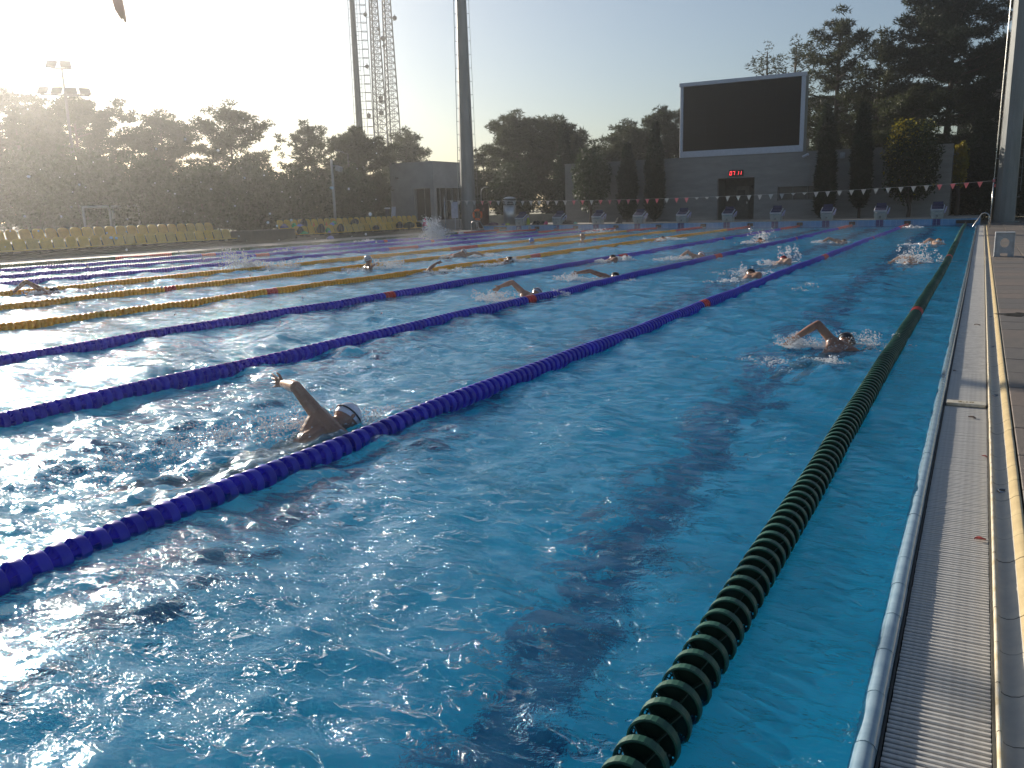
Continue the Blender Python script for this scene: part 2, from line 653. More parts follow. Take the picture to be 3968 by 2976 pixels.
def slat_mb(y=0.0, dz=0.0):
    s = MB()
    w = .0155
    x0, x1 = .4965, .7345
    pr = [(-.5, -.022), (-.5, -.004), (-.36, -.0008), (.1, .0), (.42, -.003), (.5, -.007), (.42, -.022)]
    vs = [(x, y + a * w, h + dz) for x in (x0, x1) for a, h in pr]
    n = len(pr)
    fs = [(i, i + n, (i + 1) % n + n, (i + 1) % n) for i in range(n)] + [tuple(range(n)), tuple(range(2 * n - 1, n - 1, -1))]
    return s.add(vs, fs)


sm = slat_mb().mesh("slat", SLAT)
NS = 300
Y0S = -45.0
for i in range(NS):
    if 243 <= i <= 246:
        continue
    link("slat", sm, gr, (rr.uniform(-.0008, .0008), Y0S + i * .022, -.018 + rr.uniform(-.0012, .0006)))
V, F = [], []
sb = MB()
for i in range(NS, int(45 / .022)):
    q = slat_mb(Y0S + i * .022, -.018 + rr.uniform(-.001, .0006))
    sb.add(q.v, q.f)
    if i % 55 == 0:
        sb.box(.505, .735, Y0S + (i + .42) * .022, Y0S + (i + .58) * .022, -.04, -.019)
o = part("slat", sb, SLAT, gr)
o['kind'] = 'stuff'

# beige channel tiles with a raised white lip and ochre stain on the outer side
CH1 = mat("channel tile", (0.50, 0.45, 0.36), 0.35, c2=(.40, .36, .30), scale=7)
CH2 = mat("channel tile stained", (0.50, 0.40, 0.22), 0.42, c2=(.42, .32, .16), scale=9)
LIP = mat("channel lip", (0.55, 0.51, 0.42), 0.4, c2=(.45, .36, .2), scale=16)


def channel_piece():
    prof = [(.745, -.10), (.745, .006), (.748, .010), (.754, .010), (.757, .006), (.758, -.016), (.768, -.024), (.785, -.027),
            (.805, -.022), (.822, -.010), (.838, .004), (.852, .010), (.863, .010), (.864, -.03)]
    m = [2, 2, 2, 2, 2, 0, 0, 0, 0, 1, 1, 1, 1]
    n = len(prof)
    mb = MB()
    vs = [(p[0], y, p[1]) for y in (.0018, .2482) for p in prof]
    for i in range(n - 1):
        mb.f.append((i, i + 1, n + i + 1, n + i))
        mb.m.append(m[i])
    mb.v = vs
    return mb


chn = link("drain_channel", None)
chn['kind'] = 'structure'
cm = channel_piece().mesh("tile", [CH1, CH2, LIP], True)
for i in range(192):
    link("tile", cm, chn, (rr.uniform(-.0006, .0006), -48.05 + i * .25, rr.uniform(-.001, .001)))
part("channel_bed", MB().box(.7445, .8645, PY0, 0, -.14, -.045), mat("grout", (.10, .09, .07), .9), chn)
STEEL = mat("stainless steel", (0.55, 0.55, 0.54), 0.22, metal=1.0, var=.05)
for k, (x, y) in enumerate(((.797, -41.4), (.797, -39.2), (.797, -37.0), (.797, -34.8))):
    t = thing("channel_drain", ["round steel drain in the beige channel, nearest of the four", "round steel drain in the channel beside the white depth plate",
                                "small round drain in the beige channel, third one along", "farthest small round drain in the beige channel"][k],
              "drain", (x, y, -.026), 0, "round drains in the beige channel")
    d = MB().lathe([(.0, .003), (.017, .003), (.017, .0065), (.0235, .0065), (.026, .001)], 20)
    part("rim", d, STEEL, t, True)
    g = MB()
    for q in range(-2, 3):
        g.box(-.017, .017, q * .0065 - .0012, q * .0065 + .0012, .003, .0062)
    part("grid", g, mat("dark steel", (.12, .12, .12), .4, metal=1), t)

# ------------------------------------------------------------------ concrete wall behind the far end
CW = mat("grey rendered wall", (0.245, 0.235, 0.22), 0.85, c2=(.205, .195, .185), scale=.8, bump=.004, bscale=30, stretch=(1, 1, 4))
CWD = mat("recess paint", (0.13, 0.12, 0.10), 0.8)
wl = thing("concrete_wall", "long grey rendered wall behind the starting blocks with a dark gateway", "wall")
XL, XR, ZT = -23.44, -0.95, 3.98
b = MB()
gx0, gx1, gz = -13.41, -11.23, 2.72
wx0, wx1, wz0, wz1 = -9.89, -7.5, 1.33, 2.11
for x0, x1, z0, z1 in ((XL, gx0, .27, ZT), (gx0, gx1, gz, ZT), (gx1, wx0, .27, ZT), (wx0, wx1, .27, wz0), (wx0, wx1, wz1, ZT), (wx1, XR, .27, ZT)):
    b.box(x0, x1, 6.0, 6.3, z0, z1)
part("wall_panel", b, CW, wl)
part("roof", MB().box(XL, XR, 6.3, 11, 3.5, 3.8), CW, wl)
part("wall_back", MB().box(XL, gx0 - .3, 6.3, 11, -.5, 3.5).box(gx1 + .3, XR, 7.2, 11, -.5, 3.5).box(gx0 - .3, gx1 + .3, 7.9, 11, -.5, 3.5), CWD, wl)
part("wall_coping", MB().bbox(XL - .02, XR + .02, 5.97, 6.33, ZT, ZT + .05, .01), CW, wl)
# gateway: reveal walls, a pale door and a small sign inside
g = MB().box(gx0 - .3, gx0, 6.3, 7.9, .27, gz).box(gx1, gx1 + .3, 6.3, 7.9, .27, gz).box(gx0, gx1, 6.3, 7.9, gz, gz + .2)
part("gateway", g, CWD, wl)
dr = part("door", MB().bbox(-12.72, -11.95, 7.84, 7.89, .28, 2.25, .01), mat("grey door", (.17, .155, .13), .6), wl)
part("handle", MB().box(-12.08, -12.04, 7.80, 7.84, 1.2, 1.35), STEEL, dr)
part("door_sign", MB().box(-12.66, -12.2, 7.82, 7.835, 1.65, 2.02), mat("dark sign", (.08, .07, .06), .6), wl)
part("wall_lamp", MB().ball((-11.75, 7.8, 2.2), .09), mat("lamp dark", (.03, .03, .03), .4), wl)
# long low window recess with two sills of glass
w_ = part("window", MB().box(wx0, wx1, 6.24, 6.26, wz0, wz1), mat("dim glass", (.09, .085, .08), .15), wl)
fr_ = MB()
for x in (wx0, wx0 + .8, wx0 + 1.6, wx1 - .06):
    fr_.box(x, x + .06, 6.19, 6.24, wz0, wz1)
fr_.box(wx0, wx1, 6.2, 6.24, wz0, wz0 + .06)
part("frame", fr_, mat("window frame", (.16, .15, .14), .5), w_)

# clock 07:11
RED = emit("red led", (1.0, 0.05, 0.06), 1.6)
ck = thing("digital_clock", "black digital clock showing 07 11 in red above the gateway", "clock", (-12.305, 5.97, 2.99))
part("case", MB().bbox(-.425, .425, -.06, .03, -.18, .18, .012), mat("clock black", (.012, .012, .012), .4), ck)
SEG = {'0': 'abcdef', '7': 'abc', '1': 'bc'}
for i, ch in enumerate('0711'):
    x = -.30 + (0, .17, .40, .56)[i]
    w, h, t = .052, .10, .011
    q = MB()
    S = {'a': (x - w, x + w, h - t, h + t), 'd': (x - w, x + w, -h - t, -h + t), 'b': (x + w - t, x + w + t, .008, h), 'c': (x + w - t, x + w + t, -h, -.008),
         'e': (x - w - t, x - w + t, -h, -.008), 'f': (x - w - t, x - w + t, .008, h)}
    for s_ in SEG[ch]:
        a0, a1, z0, z1 = S[s_]
        q.add([(a0 + z0 * .12, -.066, z0), (a1 + z0 * .12, -.066, z0), (a1 + z1 * .12, -.066, z1), (a0 + z1 * .12, -.066, z1)], [(0, 1, 2, 3)])
    part("digit", q, RED, ck)

# video screen on top of the wall
FRM = mat("screen frame white", (0.50, 0.52, 0.58), 0.45, var=.05)
sc = thing("video_screen", "big dark video screen in a white frame standing on the grey wall", "screen", (-12.16, 5.95, 4.03))
part("housing", MB().bbox(-3.6, 3.6, .12, 1.0, 0, 4.27, .02), mat("screen housing", (.16, .18, .17), .6), sc)
f_ = MB()
f_.bbox(-3.6, 3.6, 0, .118, 0, .36, .008).bbox(-3.6, -3.42, 0, .118, .362, 4.09, .008).bbox(3.38, 3.6, 0, .118, .362, 4.09, .008).bbox(-3.66, 3.66, -.05, .118, 4.092, 4.30, .008)
part("frame", f_, FRM, sc)
SCR = mat("led panel", (0.010, 0.0095, 0.008), 0.8, spec=.15, var=.1, scale=2)
pm = MB().bbox(0, .679, 0, .02, 0, .4645, .002).mesh("screen_panel", SCR)
for i in range(10):
    for j in range(8):
        link("screen_panel", pm, sc, (-3.42 + i * .68, .09 + rr.uniform(-.0015, .0015), .364 + j * .4655))

# CCTV camera and box lamp on the wall
t = thing("security_camera", "small white security camera under the lower corner of the screen", "camera", (-8.41, 5.95, 3.8))
part("bracket", MB().tube([(0, .05, 0), (0, -.12, -.02)], .025), FRM, t)
part("body", MB().tube([(.2, -.2, .06), (-.12, -.16, -.08)], [.075, .07], 10), FRM, t)
t = thing("wall_light", "pale box light high on the grey wall between two cypresses", "light", (-6.43, 5.97, 3.7))
part("backplate", MB().bbox(-.13, .13, -.02, .03, -.15, .15, .01), FRM, t)
part("lamp_shade", MB().bbox(-.11, .11, -.12, -.021, -.13, .13, .02), mat("frosted", (.45, .47, .48), .4), t)

# ================================================================== LANE LINES
PLB = mat("blue plastic", (0.080, 0.072, 0.60), 0.32, c2=(.045, .04, .40), scale=4, trans=.28)
PLG = mat("green plastic", (0.010, 0.085, 0.05), 0.35, c2=(.007, .055, .032), scale=5, trans=.12)
PLY = mat("yellow plastic", (0.72, 0.43, 0.04), 0.4, c2=(.60, .34, .03), scale=4, trans=.3)
PLR = mat("red plastic", (0.62, 0.09, 0.08), 0.35, c2=(.50, .06, .06), scale=4, trans=.2)
CABLE = mat("steel cable", (.4, .4, .4), .35, metal=1)


def float_mb(kind):
    """one lane-line float, axis along Y, centred on 0"""
    m = MB()
    r = .068
    if kind == 'hoop':      # open hoop, perforated disc and vanes (the dark green line)
        m.lathe([(r - .004, -.014), (r, -.012), (r, .012), (r - .004, .014), (r - .0075, .012), (r - .0075, -.012), (r - .004, -.014)], 28, axis='Y')
        k0 = len(m.f)
        m.lathe([(.013, -.040), (.016, -.040), (.016, .040), (.013, .040)], 10, axis='Y')
        for k in range(4):
            a = k * math.pi / 2 + .35
            Mx = Matrix.Rotation(a, 4, 'Y')
            m.add([Mx @ Vector(p) for p in ((.015, -.038, -.0012), (r - .006, -.013, -.0012), (r - .006, .013, -.0012), (.015, .038, -.0012),
                                            (.015, -.038, .0012), (r - .006, -.013, .0012), (r - .006, .013, .0012), (.015, .038, .0012))],
                  [(0, 1, 2, 3), (7, 6, 5, 4), (0, 4, 5, 1), (2, 6, 7, 3)])
        # net: rings and spokes leave round-ish holes
        for rr_ in (.022, .032, .042, .052, .062):
            m.lathe([(rr_ - .0024, .002), (rr_ + .0024, .002)], 24, axis='Y')
        for k in range(24):
            a = 2 * math.pi * k / 24
            c_, s_ = math.cos(a), math.sin(a)
            w = .0022
            m.add([(.016 * c_ - w * s_, .0025, .016 * s_ + w * c_), (.063 * c_ - w * s_, .0025, .063 * s_ + w * c_),
                   (.063 * c_ + w * s_, .0025, .063 * s_ - w * c_), (.016 * c_ + w * s_, .0025, .016 * s_ - w * c_)], [(0, 1, 2, 3)])
        m.add([(0, .004, 0)] + [((r - .006) * math.cos(a), .004, (r - .006) * math.sin(a)) for a in np.linspace(-1.6, 1.5, 16)], [tuple([0] + list(range(1, 17)))])
        for i in range(k0, len(m.f)):
            m.m[i] = 1
    elif kind == 'disc':    # fat barrel float with a domed shoulder
        m.lathe([(.014, -.041), (.028, -.038), (.033, -.012), (.050, -.004), (.060, -.010), (.0655, -.016), (r, -.012), (r + .001, .004), (r + .001, .026),
                 (r - .001, .032), (.062, .033), (.058, .020), (.030, .014), (.018, .016), (.016, .041)], 26, axis='Y')
        for k in range(6):
            a = k * math.pi / 3
            Mx = Matrix.Rotation(a, 4, 'Y')
            m.add([Mx @ Vector(p) for p in ((.015, -.038, 0), (.060, -.012, 0), (.060, -.004, 0), (.015, -.006, 0))], [(0, 1, 2, 3)])
    else:                   # far away: a plain stepped ring
        m.lathe([(.02, -.040), (.048, -.028), (.066, -.006), (.070, .010), (.070, .028), (.055, .034), (.02, .036)], 10, axis='Y')
    return m


FM = {}
for nm, pm_ in (('g', PLG), ('b', PLB), ('y', PLY), ('r', PLR)):
    FM[nm] = float_mb('hoop' if nm == 'g' else 'disc').mesh("float", pm_, nm != 'g')
GDK = mat("dark green plastic", (0.003, 0.028, 0.017), 0.45)
FM['g'] = float_mb('hoop').mesh("float", [PLG, GDK], False)
FM['gr'] = float_mb('hoop').mesh("float", [PLR, GDK], False)


def line_pos(k, y):
    """sideways drift and bobbing of lane line k at y"""
    dx = .02 * math.sin(y * .17 + k * 1.9) + .012 * math.sin(y * .53 + k)
    if k == 0:
        s = max(0.0, 1 - abs(y + 27) / 20)
        dx = -.015 + .085 * s
    dz = .024 + .006 * math.sin(y * 1.1 + k * 2) + .004 * math.sin(y * 2.9 + k)
    return -2.5 * k + dx, dz


names = [("green", "dark green lane line running beside the grate at the near edge"),
         ("blue", "blue lane line nearest to the dark green one at the grate"),
         ("blue", "blue lane line second from the green one at the grate"),
         ("blue", "blue lane line next to the yellow ones, third from the grate side"),
         ("yellow", "yellow lane line closest to the camera, first of three"),
         ("yellow", "middle one of the three yellow lane lines"),
         ("yellow", "yellow lane line farthest from the grate, last of three"),
         ("blue", "blue lane line just beyond the last yellow one"),
         ("blue", "blue lane line in the middle of the far three"),
         ("blue", "blue lane line next to the dark green one under the yellow seats"),
         ("green", "thin dark green lane line along the far side by the yellow seats")]
ANCH = ["wide black anchor box where the green line ends by the handrail", "black anchor box between the two blocks nearest the handrail",
        "black anchor box under the round golden tree, left of block eight", "black anchor box left of block seven and its cypress",
        "black anchor box right of the gateway, left of block six", "black anchor box under the left edge of the gateway",
        "black anchor box below the blank wall between blocks three and four", "black anchor box left of the taller cypress of the pair",
        "black anchor box under the round-headed tree's trunk", "black anchor box next to the bright pink cap bag", "wide dark anchor recess at the left end of the far wall"]
BLKL = ["starting block with a white 9 plate, nearest the handrail", "starting block marked 8 between the golden tree and the tall cypress",
        "starting block marked 7 in front of the cypress below the screen corner", "starting block marked 6 under the long window recess",
        "starting block marked 5 standing before the dark gateway", "starting block marked 4 before the blank wall left of the gateway",
        "starting block marked 3 between the slim pair of cypresses", "starting block marked 2 right of the round-headed tree",
        "starting block marked 1 where the grey wall begins", "starting block beside the steel cylinder with a lime bag behind"]
NEAR = {0: 300, 1: 300, 2: 300, 3: 200}
frng = random.Random(5)
for k, (colr, lab) in enumerate(names):
    t = thing("lane_line", lab, "lane line", (0, 0, 0), 0, "lane lines across the pool")
    pitch = .09 if k == 0 else .086
    n = int(49.7 / pitch)
    ys = [-49.85 + i * pitch for i in range(n)]
    start = next(i for i, y in enumerate(ys) if y > (-44.9, -44.7, -43.2, -41.7, -50)[min(k, 4)])
    key = {'green': 'g', 'blue': 'b', 'yellow': 'y'}[colr]
    far = MB()
    for i, y in enumerate(ys):
        x, z = line_pos(k, y)
        d = -y
        red = False
        if k == 0:
            red = abs(d - 35) < .13 or abs(d - 25) < .2 or d < .5
        elif k == 10:
            red = abs(d - 25.6) < 1.2 or d < 5
        elif k in (7, 6):
            red = abs(d - 20.6) < .9 or d < 5
        else:
            red = abs(d - 35) < .14 or abs(d - 25) < .33 or abs(d - 15) < .12 or d < 5
        if start <= i < start + NEAR.get(k, 0):
            me = (FM['gr'] if k == 0 else FM['r']) if red else FM[key]
            o = link("float", me, t, (x, y, z), (frng.uniform(-.05, .05), (frng.gauss(-1.2, .15) if k == 0 else frng.uniform(0, 6.28)), frng.uniform(-.04, .04)))
            if red:
                o['label'] = 'red marker float'
        else:
            q = float_mb('far')
            far.add([(a + x, b_ + y, c_ + z + .004 * math.sin(i * 1.7)) for a, b_, c_ in q.v], q.f, 1 if red else 0)
    if far.v:
        o = part("float", far, [{'g': PLG, 'b': PLB, 'y': PLY}[key], PLR], t, True)
        o['kind'] = 'stuff'
    pts = [(*line_pos(k, y)[:1], y, line_pos(k, y)[1]) for y in np.linspace(-49.9, 0.0, 60)]
    pts[-1] = (pts[-1][0], -.02, .13)
    part("cable", MB().tube(pts, .005, 5), CABLE, t)
    # anchor box recessed in the end wall
    a = thing("anchor_box", ANCH[k],
              "anchor", (-2.5 * k, -.03, .13), 0, "anchor boxes on the far wall")
    DK = mat("anchor black", (.02, .018, .016), .6)
    w = .14 if k not in (0, 10) else .42
    part("case", MB().bbox(-w, w, -.07, .022, -.07, .085, .008), DK, a)
    part("hook", MB().tube([(0, -.07, 0), (0, -.13, .01), (0, -.14, -.03)], .012, 6), STEEL, a)

# ================================================================== STARTING BLOCKS
BW = mat("block white", (0.34, 0.37, 0.35), 0.45, c2=(.26, .29, .28), scale=8)
BF = mat("block frame", (0.55, 0.56, 0.60), 0.4)
BN = mat("block tread", (0.02, 0.022, 0.07), 0.75, bump=.002, bscale=120)
BP = mat("block handle", (0.42, 0.42, 0.62), 0.4)
NUM = mat("number ink", (.03, .04, .05), .5)
DIG = {}
parts_block = {}


def block_meshes():
    d = {}
    b = MB()        # pedestal, leaning a little forward
    vs = [(-.25, -.22, 0), (.25, -.22, 0), (.25, .26, 0), (-.25, .26, 0), (-.29, -.27, .36), (.29, -.27, .36), (.29, .30, .36), (-.29, .30, .36)]
    b.add(vs, [(3, 2, 1, 0), (4, 5, 6, 7), (0, 1, 5, 4), (1, 2, 6, 5), (2, 3, 7, 6), (3, 0, 4, 7)])
    b.box(-.293, .293, -.285, -.27, .17, .185)
    d['pedestal'] = b.mesh('pedestal', BW)
    S = math.atan2(.22, .58)
    Mx = Matrix.Translation((0, -.28, .365)) @ Matrix.Rotation(S, 4, 'X')
    d['platform'] = MB().bbox(-.29, .29, 0, .64, 0, .05, .01, M=Mx).mesh('platform', BF)
    t = MB()
    for i in range(2):
        t.bbox(-.255, .255, .03 + i * .30, .30 + i * .30, .051, .062, .004, M=Mx)
    d['tread'] = t.mesh('tread', BN)
    Mk = Mx @ Matrix.Translation((0, .50, .06)) @ Matrix.Rotation(R(32), 4, 'X')
    d['kick_plate'] = MB().bbox(-.22, .22, 0, .2, 0, .03, .006, M=Mk).mesh('kick_plate', BN)
    h = MB()
    h.tube([(.30, -.12, .24), (.33, -.02, .36), (.36, .16, .47), (.37, .30, .52), (.34, .36, .42), (.31, .30, .24)], .028, 8)
    d['side_handle'] = h.mesh('side_handle', BP, True)
    b2 = MB().tube([(-.2, -.30, .30), (-.2, -.36, .31), (.2, -.36, .31), (.2, -.30, .30)], .012, 8)
    d['grip_bar'] = b2.mesh('grip_bar', STEEL, True)
    return d


bm_ = block_meshes()
for i in range(10):
    n = 9 - i
    t = thing("starting_block", BLKL[i], "starting block", (-1.25 - 2.5 * i, .30, .316), 0, "starting blocks on the far wall")
    for k_, me in bm_.items():
        link(k_, me, t)
    link("number", text_mesh(str(n), .17, NUM), t, (0, -.252, .085), (R(97), 0, 0))

# ================================================================== HANDRAILS
def rail(label, x, y, z, rz=0, twin=True):
    t = thing("pool_handrail", label, "handrail", (x, y, z), rz)
    for s in ((-.28, .28) if twin else (0,)):
        pts = [(.30, s, -.02), (.30, s, .35)] + [(.12 + .18 * math.cos(a), s, .36 + .2 * math.sin(a)) for a in np.linspace(0, math.pi * .75, 8)] + [(-.25, s, .1), (-.36, s, -.1), (-.38, s, -.8)]
        part("rail", MB().tube(pts, .020, 10), STEEL, t, True)
        part("foot_flange", MB().lathe([(.0, .012), (.045, .012), (.05, 0)], 14, c=(.30, s, -.005)), STEEL, t, True)
    for k in range(3):
        part("rung", MB().bbox(-.41, -.35, -.27, .27, -.25 - .25 * k, -.22 - .25 * k, .006), STEEL, t)


rail("steel handrail arching over the far pool corner beside the mast", .62, -1.9, 0.0, 0)
rail("twin steel ladder rails at the far corner by the lifebuoy", -26.05, 1.2 - 2.1, .05, math.pi)

# ================================================================== BACKSTROKE FLAGS
FW = mat("pennant white", (0.62, 0.60, 0.57), .8, trans=.35)
FP = mat("pennant pink", (0.75, 0.30, 0.30), .8, trans=.35)
ft = thing("backstroke_flags", "string of small pink and white pennants across the pool", "flags", (0, 0, 0))
zf_ = lambda x: 1.585 + (x + 13.5) ** 2 * (.0017 if x < -13.5 else .00148)
pts = [(x, -5.0, zf_(x)) for x in np.linspace(-25.6, .9, 50)]
part("string", MB().tube(pts, .005, 5), FW, ft)
pm1, pm2 = {}, {}
i = 0
x = .46
while x > -25.3:
    pink = (x > -1.2) or (-21.5 < x + 0 < -13.0 and i % 9 < 8 and x > -17.8) or (i % 11 in (3, 4)) and x < -8
    w, h = .105, .24
    r_ = random.Random(i)
    a = r_.uniform(-.3, .3)
    sh = .45 if i in (14, 15, 22, 23, 24) else 1.0
    q = MB()
    z = zf_(x)
    V_ = [(x - w, -5.004, z), (x + w, -4.996, z), (x + w * .5, -5.0 + .03 * a, z - h * .5 * sh), (x + .02 * a, -5.0 + .08 * a, z - h * sh), (x - w * .5, -5 + .05 * a, z - h * .5 * sh)]
    V2 = [(p[0], p[1] + .003, p[2]) for p in V_]
    q.add(V_ + V2, [(0, 1, 2, 4), (4, 2, 3), (9, 7, 6, 5), (8, 7, 9), (0, 5, 6, 1), (1, 6, 7, 2), (2, 7, 8, 3), (3, 8, 9, 4), (4, 9, 5, 0)])
    o = part("pennant", q, FP if pink else FW, ft)
    i += 1
    x -= .495
t = thing("flag_pole", "thin steel pole holding the pink end of the flag string beside the mast", "pole", (.95, -5.0, -.02))
part("post", MB().tube([(0, 0, 0), (0, 0, 2.02)], .022, 10), STEEL, t, True)
part("base_plate", MB().lathe([(0, .02), (.12, .02), (.13, 0)], 16), STEEL, t)
part("ribbon", MB().box(-.03, .05, -.02, .02, 1.86, 1.97).box(.04, .09, -.01, .015, 1.66, 1.78), mat("ribbon", (.6, .12, .12), .7), t)
t = thing("flag_pole", "thin grey pole holding the flag string by the whiteboard", "pole", (-25.75, -5.0, .04))
part("post", MB().tube([(0, 0, 0), (0, 0, 1.95)], .022, 10), STEEL, t, True)
part("base_plate", MB().lathe([(0, .02), (.12, .02), (.13, 0)], 16), STEEL, t)

# ================================================================== DECK THINGS
WPL = mat("white plastic", (0.42, 0.44, 0.46), 0.4)
t = thing("step_stool", "white plastic step stool with an oval hole on the deck", "stool", (1.10, -24.25, .012))
# front plate with oval hole
q = MB()
N = 28
for yy in (-.17, -.15):
    for k in range(N):
        a = 2 * math.pi * k / N
        q.v.append((.085 * math.cos(a), yy, .30 + .10 * math.sin(a)))
    for k in range(N):
        a = 2 * math.pi * k / N
        c_, s_ = math.cos(a), math.sin(a)
        m_ = max(abs(c_) / .165, abs(s_) / (.20 if s_ > 0 else .22))
        q.v.append((c_ / m_, yy, .30 + s_ / m_))
for k in range(N):
    k2 = (k + 1) % N
    q.f.append((k, k2, N + k2, N + k)); q.m.append(0)
    q.f.append((3 * N + k, 3 * N + k2, 2 * N + k2, 2 * N + k)); q.m.append(0)
    q.f.append((k2, k, 2 * N + k, 2 * N + k2)); q.m.append(0)
    q.f.append((N + k, N + k2, 3 * N + k2, 3 * N + k)); q.m.append(0)
q.box(-.165, -.07, -.17, -.15, 0, .082).box(.07, .165, -.17, -.15, 0, .082)
part("front_plate", q, WPL, t)
part("side_panel", MB().bbox(-.19, -.166, -.2, .2, 0, .50, .004), WPL, t)
part("side_panel", MB().bbox(.166, .185, -.2, .2, 0, .50, .004), WPL, t)
part("seat", MB().bbox(-.19, .185, -.2, .2, .501, .525, .006), WPL, t)

# white depth plate lying across the grate
t = thing("depth_plate", "white plate with worn lettering lying across the slatted grate", "plate", (.615, -39.62, -.018))
part("plate", MB().bbox(-.112, .112, -.05, .05, 0, .022, .003), mat("worn white", (.50, .48, .42), .35, c2=(.35, .30, .2), scale=30), t)
o = link("lettering", text_mesh("2.10", .055, mat("worn brown ink", (.22, .17, .08), .6), .0006), t, (0, -.0, .0228))

LF = mat("red leaf", (0.28, 0.03, 0.02), .5, c2=(.14, .02, .015), scale=40)
LFB = mat("brown leaf", (0.09, 0.05, 0.03), .7, c2=(.05, .03, .02), scale=40)


def leaf(label, x, y, z, ln, rz, m):
    q = MB()
    n = 7
    for i in range(n):
        s = i / (n - 1)
        w = math.sin(math.pi * s) ** .8 * .32 * ln
        for j, a in ((-1, .10), (0, 0), (1, .12)):
            q.v.append((s * ln - ln / 2, j * w, .003 + abs(j) * a * ln * .8 + .05 * ln * math.sin(s * 4)))
    for i in range(n - 1):
        for j in range(2):
            q.f.append((i * 3 + j, i * 3 + j + 1, i * 3 + j + 4, i * 3 + j + 3)); q.m.append(0)
    me = q.mesh("leaf", m, True)
    o = link("fallen_leaf", me, None, (x, y, z), (0, 0, rz))
    tag(o, label, "leaf", "fallen leaves on the grate")
    md = o.modifiers.new("s", 'SOLIDIFY')
    md.thickness = .0012


leaf("dark red fallen leaf lying on the slats, nearest of the leaves", .705, -42.12, -.017, .045, .3, LF)
leaf("small red leaf at the outer edge of the grate near the drain", .722, -40.86, -.017, .03, -.4, LF)
leaf("thin brown twig-like leaf just before the white plate", .655, -39.98, -.017, .05, -.5, LFB)
leaf("brown leaf on the grate well beyond the white plate", .66, -35.6, -.017, .06, .2, LFB)
leaf("dry bit of leaf by the coping beyond the white plate", .52, -38.4, -.017, .04, 1.2, LFB)

PUD = mat("puddle", (0.055, 0.046, 0.038), 0.12, var=.05)


def puddle(label, x, y, rx, ry, seed):
    r_ = random.Random(seed)
    n = 30
    ph = [r_.uniform(0, 6) for _ in range(4)]
    q = MB()
    for z in (.0135, .0155):
        for i in range(n):
            a = 2 * math.pi * i / n
            k = 1 + .25 * math.sin(2 * a + ph[0]) + .15 * math.sin(5 * a + ph[1]) + .1 * math.sin(9 * a + ph[2])
            q.v.append((rx * k * math.cos(a), ry * k * math.sin(a), z))
    q.f = [tuple(range(n - 1, -1, -1)), tuple(range(n, 2 * n))] + [(i, (i + 1) % n, n + (i + 1) % n, n + i) for i in range(n)]
    q.m = [0] * len(q.f)
    o = link("puddle", q.mesh("puddle", PUD), None, (x, y, 0))
    tag(o, label, "puddle")


puddle("thin dark wet patch on the paving between the stool and the white depth plate", 1.10, -34.8, .20, .20, 1)

# lifebuoy board
t = thing("notice_board", "dark red board standing behind the lifebuoy", "board", (-27.7, 2.2, .045))
part("board_panel", MB().bbox(-.62, .62, -.03, .03, .05, 1.62, .01), mat("dark red board", (.085, .022, .014), .55), t)
part("post", MB().box(-.66, -.62, -.04, .04, 0, 1.66), CWD, t)
part("post", MB().box(.62, .66, -.04, .04, 0, 1.66), CWD, t)
part("notice", MB().box(.2, .33, -.034, -.031, 1.15, 1.35), mat("notice", (.25, .08, .07), .6), t)
t = thing("lifebuoy", "orange lifebuoy ring on a thin stand in front of the tall mast", "lifebuoy", (-26.78, .30, .975))
q = MB()
for i in range(36):
    for j in range(12):
        a, c_ = 2 * math.pi * i / 36, 2 * math.pi * j / 12
        q.v.append(((.29 + .07 * math.cos(c_)) * math.cos(a), .055 * math.sin(c_), (.29 + .07 * math.cos(c_)) * math.sin(a)))
for i in range(36):
    for j in range(12):
        q.f.append((i * 12 + j, ((i + 1) % 36) * 12 + j, ((i + 1) % 36) * 12 + (j + 1) % 12, i * 12 + (j + 1) % 12)); q.m.append(0)
part("ring", q, mat("buoy orange", (.75, .13, .02), .45), t, True)
for a in (.8, 2.4, 4.0, 5.5):
    c_, s_ = math.cos(a) * .29, math.sin(a) * .29
    part("rope_band", MB().tube([(c_ - .03 * math.sin(a), 0, s_ + .03 * math.cos(a)), (c_ + .03 * math.sin(a), 0, s_ - .03 * math.cos(a))], .077, 12), mat("band", (.06, .05, .05), .7), t)
part("rope", MB().tube([(0, -.02, -.3), (.02, -.06, -.45), (-.02, -.04, -.62), (.01, -.03, -.72)], .03, 6), mat("rope", (.35, .33, .3), .9), t)

part("stand", MB().tube([(0, .04, -.93), (0, .04, .32)], .02, 6), STEEL, t)

# whiteboard on a stand
t = thing("whiteboard", "white flip board on a single-leg stand beside the lane flags", "whiteboard", (-28.25, 0.0, .045))
part("board_panel", MB().bbox(-.24, .24, -.02, .02, .75, 1.75, .008), mat("board white", (.42, .45, .56), .35), t)
part("post", MB().tube([(0, .03, 0.03), (0, .03, .78)], .025, 8), FRM, t)
part("base", MB().box(-.3, .3, -.03, .03, 0, .05).box(-.03, .03, -.25, .25, 0, .05), mat("caster black", (.03, .03, .03), .6), t)

